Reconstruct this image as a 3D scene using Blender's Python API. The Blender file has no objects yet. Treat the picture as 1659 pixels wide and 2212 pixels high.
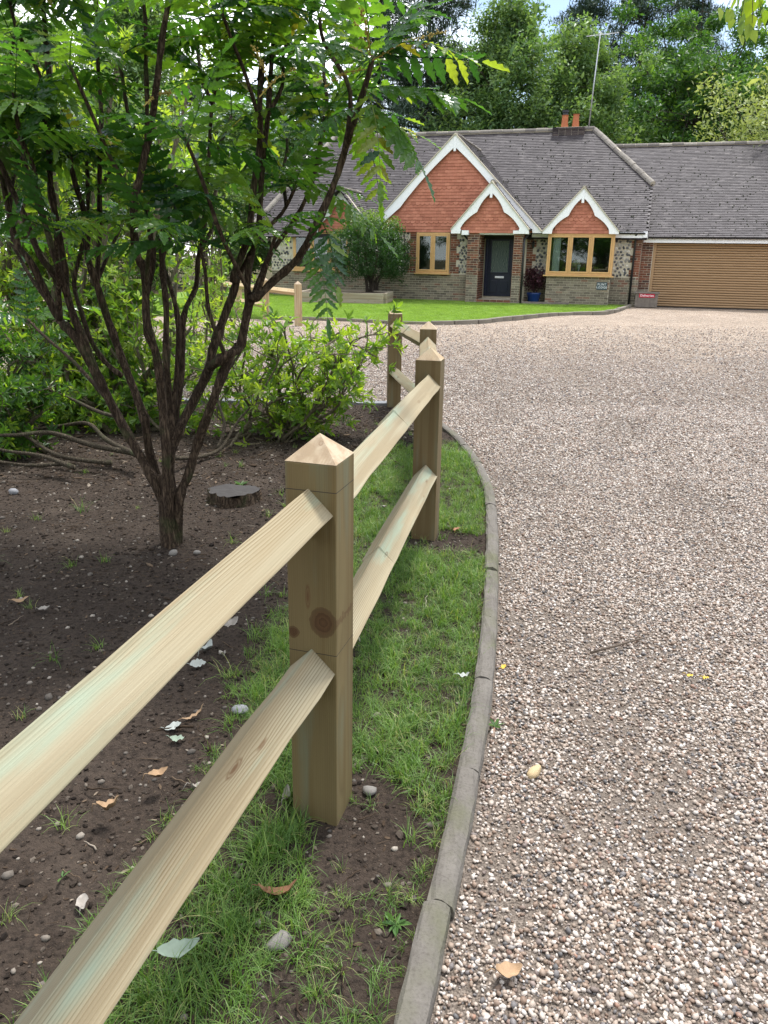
import bpy, math, random
import numpy as np
from mathutils import Matrix, Vector
R_ = math.radians
random.seed(7); rng = np.random.default_rng(11)
SC = bpy.context.scene
COL = SC.collection

# ------------------------------------------------------------------ camera
W_, H_, F_ = 1659., 2212., 1663.
CAM_H, PITCH, ROLL = 1.55, R_(18.5), R_(0.8)
_fw = np.array([0, math.cos(PITCH), -math.sin(PITCH)]); _r0 = np.array([1., 0, 0]); _d0 = np.cross(_fw, _r0)
_rt = math.cos(ROLL)*_r0 - math.sin(ROLL)*_d0
_dn = math.cos(ROLL)*_d0 + math.sin(ROLL)*_r0
_c = np.array([0, 0, CAM_H])
cd = bpy.data.cameras.new('camera'); cam = bpy.data.objects.new('camera', cd); COL.objects.link(cam)
m = Matrix.Identity(4)
for i in range(3):
    m[i][0] = _rt[i]; m[i][1] = -_dn[i]; m[i][2] = -_fw[i]; m[i][3] = _c[i]
cam.matrix_world = m
cd.sensor_fit = 'VERTICAL'; cd.sensor_height = 36; cd.lens = 36*F_/H_
cd.clip_start = 0.05; cd.clip_end = 2000
SC.camera = cam

# ------------------------------------------------------------------ world, sun, exposure
SUN_EL, SUN_AZ = R_(64), math.atan2(0.38, 0.80)     # azimuth from +Y towards +X
w = bpy.data.worlds.new('World'); SC.world = w; w.use_nodes = True
nt = w.node_tree; nt.nodes.clear()
sky = nt.nodes.new('ShaderNodeTexSky'); sky.sky_type = 'NISHITA'; sky.sun_disc = False
sky.sun_elevation = SUN_EL; sky.sun_rotation = SUN_AZ; sky.air_density = 1.0; sky.dust_density = 1.0
tc = nt.nodes.new('ShaderNodeTexCoord')
mp = nt.nodes.new('ShaderNodeMapping'); mp.inputs['Scale'].default_value = (1.0, 1.0, 2.2); mp.inputs['Location'].default_value = (4.4, 4.4, 9.)
nz = nt.nodes.new('ShaderNodeTexNoise'); nz.inputs['Scale'].default_value = 2.3; nz.inputs['Detail'].default_value = 5
rp = nt.nodes.new('ShaderNodeValToRGB'); rp.color_ramp.elements[0].position = .42; rp.color_ramp.elements[1].position = .62
mx = nt.nodes.new('ShaderNodeMix'); mx.data_type = 'RGBA'; mx.inputs['B'].default_value = (13.5, 13.8, 14.4, 1)
bg = nt.nodes.new('ShaderNodeBackground'); bg.inputs['Strength'].default_value = 0.12
wo = nt.nodes.new('ShaderNodeOutputWorld')
nt.links.new(tc.outputs['Generated'], mp.inputs['Vector']); nt.links.new(mp.outputs[0], nz.inputs['Vector'])
nt.links.new(nz.outputs[0], rp.inputs[0]); nt.links.new(rp.outputs[0], mx.inputs['Factor'])
nt.links.new(sky.outputs[0], mx.inputs['A']); nt.links.new(mx.outputs['Result'], bg.inputs[0]); nt.links.new(bg.outputs[0], wo.inputs[0])
sl = bpy.data.lights.new('sun', 'SUN'); sl.energy = 3.2; sl.angle = R_(11); sl.color = (1, .975, .94)
so = bpy.data.objects.new('sun', sl); COL.objects.link(so)
sd = Vector((math.sin(SUN_AZ)*math.cos(SUN_EL), math.cos(SUN_AZ)*math.cos(SUN_EL), math.sin(SUN_EL)))
so.rotation_euler = sd.to_track_quat('Z', 'Y').to_euler()
vs = SC.view_settings; vs.view_transform = 'Standard'; vs.look = 'None'; vs.gamma = 1; vs.exposure = 0.8
try: vs.use_curve_mapping = False
except Exception: pass

def ray(u, v): return _fw + ((u-W_/2)/F_)*_rt + ((v-H_/2)/F_)*_dn
def gnd(u, v, z=0.):
    d = ray(u, v); return _c + (z-CAM_H)/d[2]*d
def at(u, v, y):
    d = ray(u, v); return _c + y/d[1]*d

# ------------------------------------------------------------------ mesh building
class MB:
    def __init__(s): s.V = []; s.L = []; s.T = []; s.R = []; s.n = 0
    def add(s, V, F, r=0.):
        V = np.asarray(V, float).reshape(-1, 3); s.V.append(V)
        for f in F:
            s.L.append(np.asarray(f, int)+s.n); s.T.append(np.array([len(f)])); s.R.append(np.array([r]))
        s.n += len(V); return s
    def rep(s, V, F, M, T, r):
        """N copies of template (V,F): M (N,3,3), T (N,3), r (N)"""
        V = np.asarray(V, float); F = np.asarray(F, int); N = len(T); k = len(V)
        if N == 0: return s
        P = np.einsum('nij,kj->nki', M, V)+np.asarray(T)[:, None, :]
        s.V.append(P.reshape(-1, 3))
        I = (F[None]+(np.arange(N)*k)[:, None, None]).reshape(-1)+s.n
        s.L.append(I); s.T.append(np.full(N*len(F), F.shape[1])); s.R.append(np.repeat(np.asarray(r, float), len(F)))
        s.n += N*k; return s
    def box(s, x0, x1, y0, y1, z0, z1, r=0.):
        V = [(x, y, z) for z in (z0, z1) for y in (y0, y1) for x in (x0, x1)]
        return s.add(V, BOXF, r)
    def tube(s, P, rad, n=8, r=0., cap=True, wob=0., seed=0):
        P = np.asarray(P, float); K = len(P); rad = np.broadcast_to(rad, K)
        t = np.gradient(P, axis=0); t /= np.linalg.norm(t, axis=1)[:, None]+1e-9
        a = np.cross(t[0], [0.31, .52, .79]); a /= np.linalg.norm(a); V = []
        rr = np.random.default_rng(seed+17)
        prof = 1+wob*rr.normal(0, 1, n)
        for i in range(K):
            a = a-t[i]*(a@t[i]); a /= np.linalg.norm(a); b = np.cross(t[i], a)
            th = np.linspace(0, 2*math.pi, n, endpoint=False)
            pr = prof+wob*.5*rr.normal(0, 1, n)
            V.append(P[i]+rad[i]*pr[:, None]*(np.cos(th)[:, None]*a+np.sin(th)[:, None]*b))
        V = np.concatenate(V); F = []
        for i in range(K-1):
            for j in range(n):
                F.append((i*n+j, i*n+(j+1) % n, (i+1)*n+(j+1) % n, (i+1)*n+j))
        if cap: F.append(tuple(range(n))[::-1]); F.append(tuple(range((K-1)*n, K*n)))
        return s.add(V, F, r)
    def prism(s, poly, axis_o, U, Vv, Nn, d0, d1, r=0.):
        """polygon (2-D) extruded along Nn from d0 to d1"""
        o, U, Vv, Nn = (np.asarray(q, float) for q in (axis_o, U, Vv, Nn)); k = len(poly)
        P = [o+U*p[0]+Vv*p[1]+Nn*d0 for p in poly]+[o+U*p[0]+Vv*p[1]+Nn*d1 for p in poly]
        F = [tuple(range(k))[::-1], tuple(range(k, 2*k))]+[(i, (i+1) % k, k+(i+1) % k, k+i) for i in range(k)]
        return s.add(P, F, r)
    def mesh(s, name, mat, smooth=False):
        me = bpy.data.meshes.new(name)
        V = np.concatenate(s.V); L = np.concatenate(s.L); T = np.concatenate(s.T); R = np.concatenate(s.R)
        me.vertices.add(len(V)); me.vertices.foreach_set('co', V.reshape(-1).astype(np.float32))
        me.loops.add(len(L)); me.loops.foreach_set('vertex_index', L.astype(np.int32))
        me.polygons.add(len(T)); st = np.concatenate([[0], np.cumsum(T)[:-1]])
        me.polygons.foreach_set('loop_start', st.astype(np.int32)); me.polygons.foreach_set('loop_total', T.astype(np.int32))
        me.polygons.foreach_set('use_smooth', np.full(len(T), bool(smooth)))
        at_ = me.attributes.new('rnd', 'FLOAT', 'FACE'); at_.data.foreach_set('value', R.astype(np.float32))
        me.update(calc_edges=True); me.validate()
        if mat: me.materials.append(mat)
        return me
    def build(s, name, mat, parent=None, smooth=False):
        return obj(name, s.mesh(name, mat, smooth), parent)
BOXF = [(0, 2, 3, 1), (4, 5, 7, 6), (0, 1, 5, 4), (2, 6, 7, 3), (0, 4, 6, 2), (1, 3, 7, 5)]
BOXV = np.array([(x, y, z) for z in (-.5, .5) for y in (-.5, .5) for x in (-.5, .5)])

def obj(name, me, parent=None):
    o = bpy.data.objects.new(name, me); COL.objects.link(o)
    if parent: o.parent = parent
    return o
def empty(name, loc=(0, 0, 0), rz=0.):
    o = bpy.data.objects.new(name, None); COL.objects.link(o); o.location = loc; o.rotation_euler = (0, 0, rz); o.empty_display_size = .1
    return o
def tag(o, label=None, cat=None, group=None, kind=None):
    if label: o['label'] = label
    if cat: o['category'] = cat
    if group: o['group'] = group
    if kind: o['kind'] = kind
    return o
def bevel(o, wd, seg=2):
    b = o.modifiers.new('bevel', 'BEVEL'); b.width = wd; b.segments = seg; b.limit_method = 'ANGLE'; b.angle_limit = R_(35); return o
def copy_tree(o, parent=None):
    c = o.copy(); COL.objects.link(c); c.parent = parent
    for ch in o.children: copy_tree(ch, c)
    return c
def rotm(n, seed=None, tilt=None, rg=None):
    """N random rotation matrices; tilt limits how far +Z leans"""
    rg = rg or rng; az = rg.uniform(0, 2*math.pi, n); sp = rg.uniform(0, 2*math.pi, n)
    ti = rg.uniform(0, math.pi, n) if tilt is None else rg.uniform(0, 1, n)*tilt
    return rz_(az) @ rx_(ti) @ rz_(sp)
def _z(n): return np.zeros((n, 3, 3))
def rz_(a):
    a = np.atleast_1d(a); M = _z(len(a)); c, s = np.cos(a), np.sin(a); M[:, 0, 0] = c; M[:, 0, 1] = -s; M[:, 1, 0] = s; M[:, 1, 1] = c; M[:, 2, 2] = 1; return M
def rx_(a):
    a = np.atleast_1d(a); M = _z(len(a)); c, s = np.cos(a), np.sin(a); M[:, 1, 1] = c; M[:, 1, 2] = -s; M[:, 2, 1] = s; M[:, 2, 2] = c; M[:, 0, 0] = 1; return M
def ry_(a):
    a = np.atleast_1d(a); M = _z(len(a)); c, s = np.cos(a), np.sin(a); M[:, 0, 0] = c; M[:, 0, 2] = s; M[:, 2, 0] = -s; M[:, 2, 2] = c; M[:, 1, 1] = 1; return M
def smooth_path(P, k=4):
    P = np.asarray(P, float); Q = []
    n = len(P)
    for i in range(n-1):
        p0, p1, p2, p3 = P[max(i-1, 0)], P[i], P[i+1], P[min(i+2, n-1)]
        for t in np.linspace(0, 1, k, endpoint=False):
            Q.append(.5*((2*p1)+(-p0+p2)*t+(2*p0-5*p1+4*p2-p3)*t*t+(-p0+3*p1-3*p2+p3)*t**3))
    Q.append(P[-1]); return np.array(Q)

# ------------------------------------------------------------------ materials
class Mt:
    def __init__(s, name):
        s.m = bpy.data.materials.new(name); s.m.use_nodes = True; s.t = s.m.node_tree; s.t.nodes.clear()
        s.out = s.n('OutputMaterial'); s.b = s.n('BsdfPrincipled'); s.l(s.b.outputs[0], s.out.inputs[0])
    def n(s, typ, **kw):
        nd = s.t.nodes.new('ShaderNode'+typ)
        for k, v in kw.items():
            if k in nd.inputs: s.put(nd.inputs[k], v)
            else: setattr(nd, k, v)
        return nd
    def put(s, inp, v):
        if isinstance(v, bpy.types.NodeSocket): s.l(v, inp)
        elif isinstance(v, bpy.types.Node): s.l(v.outputs[0], inp)
        else: inp.default_value = v
    def l(s, a, b): s.t.links.new(a, b)
    def math(s, op, a, b=0., c=None):
        nd = s.n('Math', operation=op); s.put(nd.inputs[0], a); s.put(nd.inputs[1], b)
        if c is not None: s.put(nd.inputs[2], c)
        return nd.outputs[0]
    def mix(s, f, a, b, typ='MIX'):
        nd = s.n('Mix', data_type='RGBA', blend_type=typ); s.put(nd.inputs['Factor'], f)
        s.put(nd.inputs['A'], c4(a)); s.put(nd.inputs['B'], c4(b)); return nd.outputs['Result']
    def ramp(s, f, stops, interp='LINEAR'):
        nd = s.n('ValToRGB'); cr = nd.color_ramp; cr.interpolation = interp
        while len(cr.elements) < len(stops): cr.elements.new(.5)
        for e, (p, c) in zip(cr.elements, stops): e.position = p; e.color = c4(c)
        s.put(nd.inputs[0], f); return nd.outputs[0]
    def noise(s, vec=None, scale=5., det=3., rough=.55, out=0):
        nd = s.n('TexNoise'); nd.inputs['Scale'].default_value = scale; nd.inputs['Detail'].default_value = det; nd.inputs['Roughness'].default_value = rough
        if vec is not None: s.l(vec, nd.inputs['Vector'])
        return nd.outputs[out]
    def objco(s): return s.n('TexCoord').outputs['Object']
    def pos(s): return s.n('NewGeometry').outputs['Position']
    def mapping(s, vec, scale=(1, 1, 1), loc=(0, 0, 0)):
        nd = s.n('Mapping'); s.l(vec, nd.inputs['Vector']); nd.inputs['Scale'].default_value = scale; nd.inputs['Location'].default_value = loc; return nd.outputs[0]
    def rnd(s):
        a = s.n('Attribute', attribute_name='rnd').outputs['Fac']; o = s.n('ObjectInfo').outputs['Random']
        return s.math('FRACT', s.math('ADD', a, o))
    def bump(s, h, st=.3, dist=.01):
        nd = s.n('Bump'); nd.inputs['Strength'].default_value = st; nd.inputs['Distance'].default_value = dist; s.put(nd.inputs['Height'], h); s.l(nd.outputs[0], s.b.inputs['Normal']); return nd.outputs[0]
    def set(s, col=None, rough=None, spec=None, metal=None):
        if col is not None: s.put(s.b.inputs['Base Color'], c4(col))
        if rough is not None: s.put(s.b.inputs['Roughness'], rough)
        if spec is not None: s.put(s.b.inputs['Specular IOR Level'], spec)
        if metal is not None: s.put(s.b.inputs['Metallic'], metal)
        return s
def c4(c):
    if isinstance(c, tuple) and len(c) == 3: return (*c, 1)
    return c
def plain(name, col, rough=.6, var=.12, scale=6., bump=0., spec=.4, metal=0.):
    M = Mt(name); n = M.noise(M.objco(), scale, 5)
    M.set(M.mix(n, tuple(x*(1-var*1.6) for x in col), tuple(min(1, x*(1+var*1.6)) for x in col)), rough, spec, metal)
    if bump: M.bump(M.noise(M.objco(), scale*8, 4), bump, .004)
    return M.m
def rnd_mat(name, stops, rough=.75, nscale=30., bump=.3, bdist=.004, spec=.3, namp=1.):
    M = Mt(name); c = M.ramp(M.rnd(), stops); n = M.noise(M.pos(), nscale, 4)
    f = M.math('MULTIPLY_ADD', n, namp, 1-.5*namp)
    M.set(M.mix(1., c, M.n('CombineColor', Red=f, Green=f, Blue=f).outputs[0], 'MULTIPLY'), rough, spec)
    if bump: M.bump(n, bump, bdist)
    return M.m
def leaf_mat(name, stops, trans=.45, rough=.38, tcol=(1.25, 1.25, .45), spec=.5, nscale=18.):
    M = Mt(name); c = M.ramp(M.rnd(), stops)
    n = M.noise(M.pos(), nscale, 2); f = M.math('MULTIPLY_ADD', n, .8, .6)
    c = M.mix(1., c, M.n('CombineColor', Red=f, Green=f, Blue=f).outputs[0], 'MULTIPLY')
    M.set(c, rough, spec)
    tl = M.n('BsdfTranslucent'); M.l(M.mix(1., c, tcol, 'MULTIPLY'), tl.inputs[0])
    ms = M.n('MixShader'); ms.inputs[0].default_value = trans; M.l(M.b.outputs[0], ms.inputs[1]); M.l(tl.outputs[0], ms.inputs[2]); M.l(ms.outputs[0], M.out.inputs[0])
    return M.m

def wood_mat(name, axis, early, late, green=.5, freq=150., dark=1.0, knots=(), lines=(), con=.45):
    """sawn treated softwood: growth rings about an off-centre heart, knots, pale green treatment stains, fibres"""
    M = Mt(name); co = M.objco(); rv = M.n('ObjectInfo').outputs['Random']
    sp = M.n('SeparateXYZ'); M.l(co, sp.inputs[0])
    ax = {'X': 0, 'Z': 2}[axis]; o = [i for i in range(3) if i != ax]
    L = M.math('ADD', sp.outputs[ax], M.math('MULTIPLY', rv, 17.)); a, b = sp.outputs[o[0]], sp.outputs[o[1]]
    def vec(ls, cs, off=0.):
        cb = M.n('CombineXYZ'); M.put(cb.inputs[0], M.math('MULTIPLY_ADD', L, ls, off)); M.put(cb.inputs[1], M.math('MULTIPLY', a, cs)); M.put(cb.inputs[2], M.math('MULTIPLY', b, cs)); return cb.outputs[0]
    vo = M.n('TexVoronoi', feature='F1'); M.l(vec(3.2, 15.), vo.inputs['Vector']); vo.inputs['Scale'].default_value = 1.; kd = vo.outputs['Distance']
    kn = M.math('SMOOTH_MIN', kd, .6, .1)
    n1 = M.noise(vec(.55, 2.), 1., 2); n2 = M.noise(vec(.55, 2., 40.), 1., 2)
    aa = M.math('ADD', M.math('ADD', a, M.math('MULTIPLY_ADD', rv, .06, .13)), M.math('MULTIPLY_ADD', n1, .07, -.035))
    bb = M.math('ADD', M.math('ADD', b, M.math('MULTIPLY_ADD', rv, -.08, .05)), M.math('MULTIPLY_ADD', n2, .07, -.035))
    r = M.math('SQRT', M.math('ADD', M.math('MULTIPLY', aa, aa), M.math('MULTIPLY', bb, bb)))
    kp = M.math('POWER', 2.718, M.math('MULTIPLY', kd, -12.))
    r2 = M.math('ADD', r, M.math('MULTIPLY', kp, .016))
    ring = M.math('FRACT', M.math('MULTIPLY', r2, freq))
    rg = M.ramp(ring, [(0, (0, 0, 0)), (.45, (.12,)*3), (.85, (1,)*3), (.97, (.25,)*3), (1, (0, 0, 0))])
    fib = M.noise(vec(3., 420.), 1., 3); big = M.noise(vec(.9, 6., 7.), 1., 3)
    rg = M.math('MULTIPLY', rg, M.ramp(M.noise(vec(.35, 11., 55.), 1., 2), [(.38, (.15,)*3), (.6, (1,)*3)]))
    f = M.math('MULTIPLY_ADD', fib, .75, M.math('MULTIPLY', rg, con)); f = M.math('SUBTRACT', f, .2)
    c = M.mix(f, tuple(x*dark for x in early), tuple(x*dark for x in late))
    c = M.mix(M.math('MULTIPLY', M.math('SUBTRACT', big, .45), 1.6), c, tuple(x*dark*(early[0]/.5) for x in (.42, .29, .14)))
    gm = M.ramp(M.noise(vec(1.6, 14., 70.), 1., 4), [(.52, (0,)*3), (.68, (green,)*3)])
    c = M.mix(gm, c, tuple(x*dark*(early[0]/.6) for x in (.44, .62, .47)))
    c = M.mix(M.ramp(kd, [(.04, (.9,)*3), (.08, (.2,)*3), (.095, (.75,)*3), (.13, (0,)*3)]), c, (.14*dark, .075*dark, .035*dark))
    band = M.noise(vec(.7, 26., 33.), 1., 2); c = M.mix(M.ramp(band, [(.48, (0,)*3), (.62, (.7,)*3)]), c, (early[0]*.66, early[1]*.58, early[2]*.5))
    for (ka, kl, kr) in knots:
        da = M.math('SUBTRACT', a, ka); dl = M.math('SUBTRACT', sp.outputs[ax], kl); wob = M.math('MULTIPLY_ADD', M.noise(co, 60., 3), .012, -.006)
        dd = M.math('ADD', M.math('SQRT', M.math('ADD', M.math('MULTIPLY', da, da), M.math('MULTIPLY', M.math('MULTIPLY', dl, dl), .75))), wob)
        q = M.math('DIVIDE', dd, kr); sw = M.math('FRACT', M.math('MULTIPLY', q, 3.2))
        c = M.mix(M.ramp(q, [(.55, (.85,)*3), (1., (.45,)*3), (1.9, (0,)*3)]), c, M.mix(sw, (.10, .045, .02), (.055, .026, .012)))
    for z_ in lines:
        c = M.mix(M.math('COMPARE', sp.outputs[ax], z_, .0011), c, (.05, .04, .03))
    M.set(c, .78, .25); M.bump(M.math('ADD', M.math('MULTIPLY', rg, .4), fib), .45, .0016)
    return M.m
WOOD_RAIL = wood_mat('rail_wood', 'X', (.345, .305, .205), (.15, .115, .06), .55, 185., con=.75)
WOOD_POST = wood_mat('post_wood', 'Z', (.19, .142, .07), (.095, .065, .028), .3, 190.)  # same timber as the rails, base colour darkened for shaded fronts
WOOD_FAR = wood_mat('far_rail_wood', 'X', (.55, .43, .26), (.40, .28, .14), .3)
BARK = None
def bark_mat(name, c0, c1, sc=1., moss=0.):
    M = Mt(name); p = M.mapping(M.pos(), (55*sc, 55*sc, 9*sc)); n = M.noise(p, 1., 5, .65); n2 = M.noise(M.pos(), 14*sc, 3)
    h = M.math('ABSOLUTE', M.math('SUBTRACT', n, .5))
    c = M.mix(M.ramp(h, [(.01, (0,)*3), (.16, (1,)*3)]), c0, c1)
    c = M.mix(M.math('MULTIPLY', n2, .45), c, tuple(x*.45 for x in c1))
    if moss: c = M.mix(M.ramp(M.noise(M.pos(), 7., 4), [(.55, (0,)*3), (.7, (moss,)*3)]), c, (.07, .10, .035))
    M.set(c, .9, .15); M.bump(M.ramp(h, [(0, (0,)*3), (.2, (1,)*3)]), .9, .012); return M.m
BARK_M = bark_mat('mahonia_bark', (.022, .014, .010), (.20, .14, .095), .9, .5)
BARK_S = bark_mat('shrub_bark', (.13, .11, .07), (.32, .27, .19), 1.2, .5)
BARK_T = bark_mat('tree_bark', (.035, .028, .022), (.12, .095, .075), .25)
MAHONIA = leaf_mat('mahonia_leaf', [(0, (.020, .066, .024)), (.4, (.050, .130, .032)), (.9, (.135, .245, .045)), (.985, (.20, .25, .05)), (1, (.34, .27, .06))], .5, .22, (1.8, 1.8, .5))
CHOISYA = leaf_mat('choisya_leaf', [(0, (.07, .16, .03)), (.5, (.17, .30, .05)), (1, (.34, .46, .08))], .55, .33, (1.5, 1.4, .4))
RHODO = leaf_mat('evergreen_leaf', [(0, (.035, .095, .022)), (.5, (.08, .18, .032)), (1, (.20, .31, .05))], .55, .34, (1.5, 1.45, .4))
BIRCHL = leaf_mat('birch_leaf', [(0, (.085, .165, .065)), (.6, (.15, .25, .095)), (1, (.22, .32, .13))], .45, .45, (1.3, 1.3, .5), .35, 2.)
OAKL = leaf_mat('oak_leaf', [(0, (.042, .11, .034)), (.6, (.082, .18, .05)), (1, (.135, .245, .062))], .42, .45, (1.3, 1.3, .4), .35, 2.)
PINEL = leaf_mat('pine_needles', [(0, (.030, .058, .036)), (.6, (.055, .092, .058)), (1, (.085, .125, .075))], .15, .6, (1, 1, .5), .25, 2.)
PALEL = leaf_mat('willow_leaf', [(0, (.22, .28, .10)), (.6, (.31, .38, .15)), (1, (.42, .47, .21))], .38, .5, (1.2, 1.2, .5), .3, 2.)
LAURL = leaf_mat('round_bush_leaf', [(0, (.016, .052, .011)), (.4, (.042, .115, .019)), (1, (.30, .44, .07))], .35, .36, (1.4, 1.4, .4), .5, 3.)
MAPLEL = leaf_mat('red_maple_leaf', [(0, (.03, .012, .018)), (1, (.09, .03, .04))], .3, .5, (1.3, .8, .8), .3, 3.)
GRASSM = leaf_mat('grass_blade', [(0, (.07, .15, .028)), (.5, (.13, .235, .045)), (.9, (.21, .31, .075)), (1, (.42, .37, .18))], .4, .45, (1.3, 1.4, .4), .4, 9.)
LAWNM = leaf_mat('lawn_blade', [(0, (.18, .29, .05)), (.7, (.25, .37, .07)), (1, (.32, .43, .10))], .35, .5, (1.3, 1.4, .4), .3, 3.)

def scatter(name, T, rot, scl, idx, templates, kind='stuff', parent=None):
    """one object of many small pieces: points instanced with a handful of shapes"""
    T = np.asarray(T, np.float32); n = len(T)
    me = bpy.data.meshes.new(name); me.vertices.add(n); me.vertices.foreach_set('co', T.reshape(-1))
    for nm, ty, dat, key in (('rot', 'FLOAT_VECTOR', rot, 'vector'), ('scl', 'FLOAT_VECTOR', scl, 'vector'), ('idx', 'INT', idx, 'value')):
        a = me.attributes.new(nm, ty, 'POINT'); a.data.foreach_set(key, np.asarray(dat).reshape(-1).astype(np.int32 if ty == 'INT' else np.float32))
    o = obj(name, me, parent); o['kind'] = kind
    cl = bpy.data.collections.new(name+'_shapes')
    for k, t in enumerate(templates):
        q = bpy.data.objects.new('%s_shape_%02d' % (name, k), t); cl.objects.link(q)
    g = bpy.data.node_groups.new(name, 'GeometryNodeTree'); g.interface.new_socket('Geometry', in_out='INPUT', socket_type='NodeSocketGeometry'); g.interface.new_socket('Geometry', in_out='OUTPUT', socket_type='NodeSocketGeometry')
    N = g.nodes.new; gi = N('NodeGroupInput'); go = N('NodeGroupOutput'); ip = N('GeometryNodeInstanceOnPoints'); ci = N('GeometryNodeCollectionInfo')
    ci.inputs['Collection'].default_value = cl; ci.inputs['Separate Children'].default_value = True; ci.inputs['Reset Children'].default_value = True
    g.links.new(gi.outputs[0], ip.inputs['Points']); g.links.new(ci.outputs[0], ip.inputs['Instance']); ip.inputs['Pick Instance'].default_value = True
    for nm, ty, so_ in (('rot', 'FLOAT_VECTOR', 'Rotation'), ('scl', 'FLOAT_VECTOR', 'Scale'), ('idx', 'INT', 'Instance Index')):
        na = N('GeometryNodeInputNamedAttribute'); na.data_type = ty; na.inputs[0].default_value = nm; g.links.new(na.outputs[0], ip.inputs[so_])
    g.links.new(ip.outputs[0], go.inputs[0])
    md = o.modifiers.new('scatter', 'NODES'); md.node_group = g
    return o

# ------------------------------------------------------------------ ground
_ph = np.random.default_rng(3).uniform(0, 6.28, (24, 2)); _dr = np.random.default_rng(4).uniform(0, 6.28, 24)
def fbm(x, y, f0=1.5, octs=5):
    s = 0; a = 1.; f = f0; k = 0
    for o in range(octs):
        for _ in range(3):
            s = s+a*np.sin((x*np.cos(_dr[k])+y*np.sin(_dr[k]))*f*3.1+_ph[k, 0])*np.cos((y*np.cos(_dr[k]+.7)-x*np.sin(_dr[k]+.7))*f*2.3+_ph[k, 1]); k += 1
        a *= .55; f *= 2.05
    return s/3.
KY = np.array([-4, -3, -1.5, 0, 1.17, 1.5, 1.68, 2.05, 2.62, 3.2, 3.7, 4.3, 4.86, 5.3, 5.7, 6.3, 6.97, 7.5, 7.9, 8.12])
KX = np.array([-2.0, -1.5, -.80, -.24, .068, .145, .20, .285, .397, .49, .56, .64, .70, .722, .715, .67, .575, .42, .24, .08])
def kx(y): return np.interp(y, KY, KX)
def bed_z(x, y):
    return .03+.022*fbm(x, y, .9)+.006*fbm(x, y, 9., 3)-.012*np.clip((x-kx(y)+.25)/.25, 0, 1)
def grid_sheet(name, xs, ys, zf, mat, keep=None):
    X, Y = np.meshgrid(xs, ys); Z = zf(X, Y); V = np.stack([X, Y, Z], -1).reshape(-1, 3); nx = len(xs); ny = len(ys)
    i, j = np.meshgrid(np.arange(nx-1), np.arange(ny-1)); a = (j*nx+i).reshape(-1); F = np.stack([a, a+1, a+nx+1, a+nx], -1)
    if keep is not None:
        c = V[F].mean(1); F = F[keep(c[:, 0], c[:, 1])]
    b = MB(); b.V.append(V); b.L.append(F.reshape(-1)); b.T.append(np.full(len(F), 4)); b.R.append(np.zeros(len(F))); b.n = len(V)
    o = b.build(name, mat, None, True); return tag(o, kind='structure')

M = Mt('forest_floor'); n = M.noise(M.pos(), 1.2, 6); n2 = M.noise(M.pos(), 22., 4)
M.set(M.mix(n2, M.mix(n, (.045, .032, .02), (.05, .075, .02)), (.11, .08, .045)), .95, .1); M.bump(n2, .6, .05); FLOOR = M.m
b = MB(); b.add([(-300, -200, -.08), (300, -200, -.08), (300, 400, -.08), (-300, 400, -.08)], [(0, 1, 2, 3)]); tag(b.build('ground', FLOOR), kind='structure')

# gravel drive: fines under the loose stones, stones themselves as geometry near, cell texture far off
M = Mt('gravel_bed'); p = M.pos()
vo = M.n('TexVoronoi', feature='F1'); M.l(p, vo.inputs['Vector']); vo.inputs['Scale'].default_value = 72.; vo.inputs['Randomness'].default_value = 1.
hs = M.n('SeparateColor'); M.l(vo.outputs['Color'], hs.inputs[0])
st = M.ramp(hs.outputs[0], [(0, (.06, .055, .055)), (.12, (.20, .13, .085)), (.3, (.34, .25, .17)), (.5, (.42, .33, .24)), (.7, (.50, .41, .32)), (.88, (.62, .55, .47)), (1, (.30, .17, .11))])
gap = M.ramp(vo.outputs['Distance'], [(.35, (1.1,)*3), (.75, (.42,)*3)])
big = M.noise(p, .55, 4); tr = M.noise(M.mapping(p, (1.3, .35, 1)), 1.1, 3)
dirt = M.ramp(M.noise(p, 2.3, 5, .6), [(.50, (0,)*3), (.66, (.75,)*3)])
c = M.mix(1., st, gap, 'MULTIPLY'); c = M.mix(M.math('MULTIPLY', dirt, .55), c, (.13, .095, .07))
f = M.math('MULTIPLY_ADD', big, .5, .75); c = M.mix(1., c, M.n('CombineColor', Red=f, Green=f, Blue=f).outputs[0], 'MULTIPLY')
fine = M.mix(M.ramp(M.noise(p, 210., 4), [(.35, (0,)*3), (.62, (1,)*3)]), (.065, .050, .039), M.mix(M.noise(p, 700., 2), (.15, .12, .095), (.30, .25, .205)))
ds = M.n('VectorMath', operation='LENGTH'); M.l(p, ds.inputs[0]); far = M.n('MapRange', interpolation_type='SMOOTHSTEP'); M.l(ds.outputs['Value'], far.inputs[0]); far.inputs[1].default_value = 7.; far.inputs[2].default_value = 17.
c = M.mix(far.outputs[0], fine, c)
M.set(c, .85, .25)
M.bump(M.math('MULTIPLY', vo.outputs['Distance'], -1.), 1., .012); GRAVEL = M.m
xs = np.concatenate([np.linspace(-14, -2, 40), np.linspace(-1.9, 5, 120), np.linspace(5.1, 26, 60)])
ys = np.concatenate([np.linspace(-4, 10, 150), np.linspace(10.1, 27.6, 90)])
def drive_z(x, y):
    ruts = -.020*np.exp(-((x-(1.9+.09*(y-4)))/.35)**2)-.015*np.exp(-((x-(3.6+.14*(y-4)))/.4)**2)
    return .014*fbm(x, y, .55, 3)+ruts
grid_sheet('driveway', xs, ys, drive_z, GRAVEL)

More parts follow.
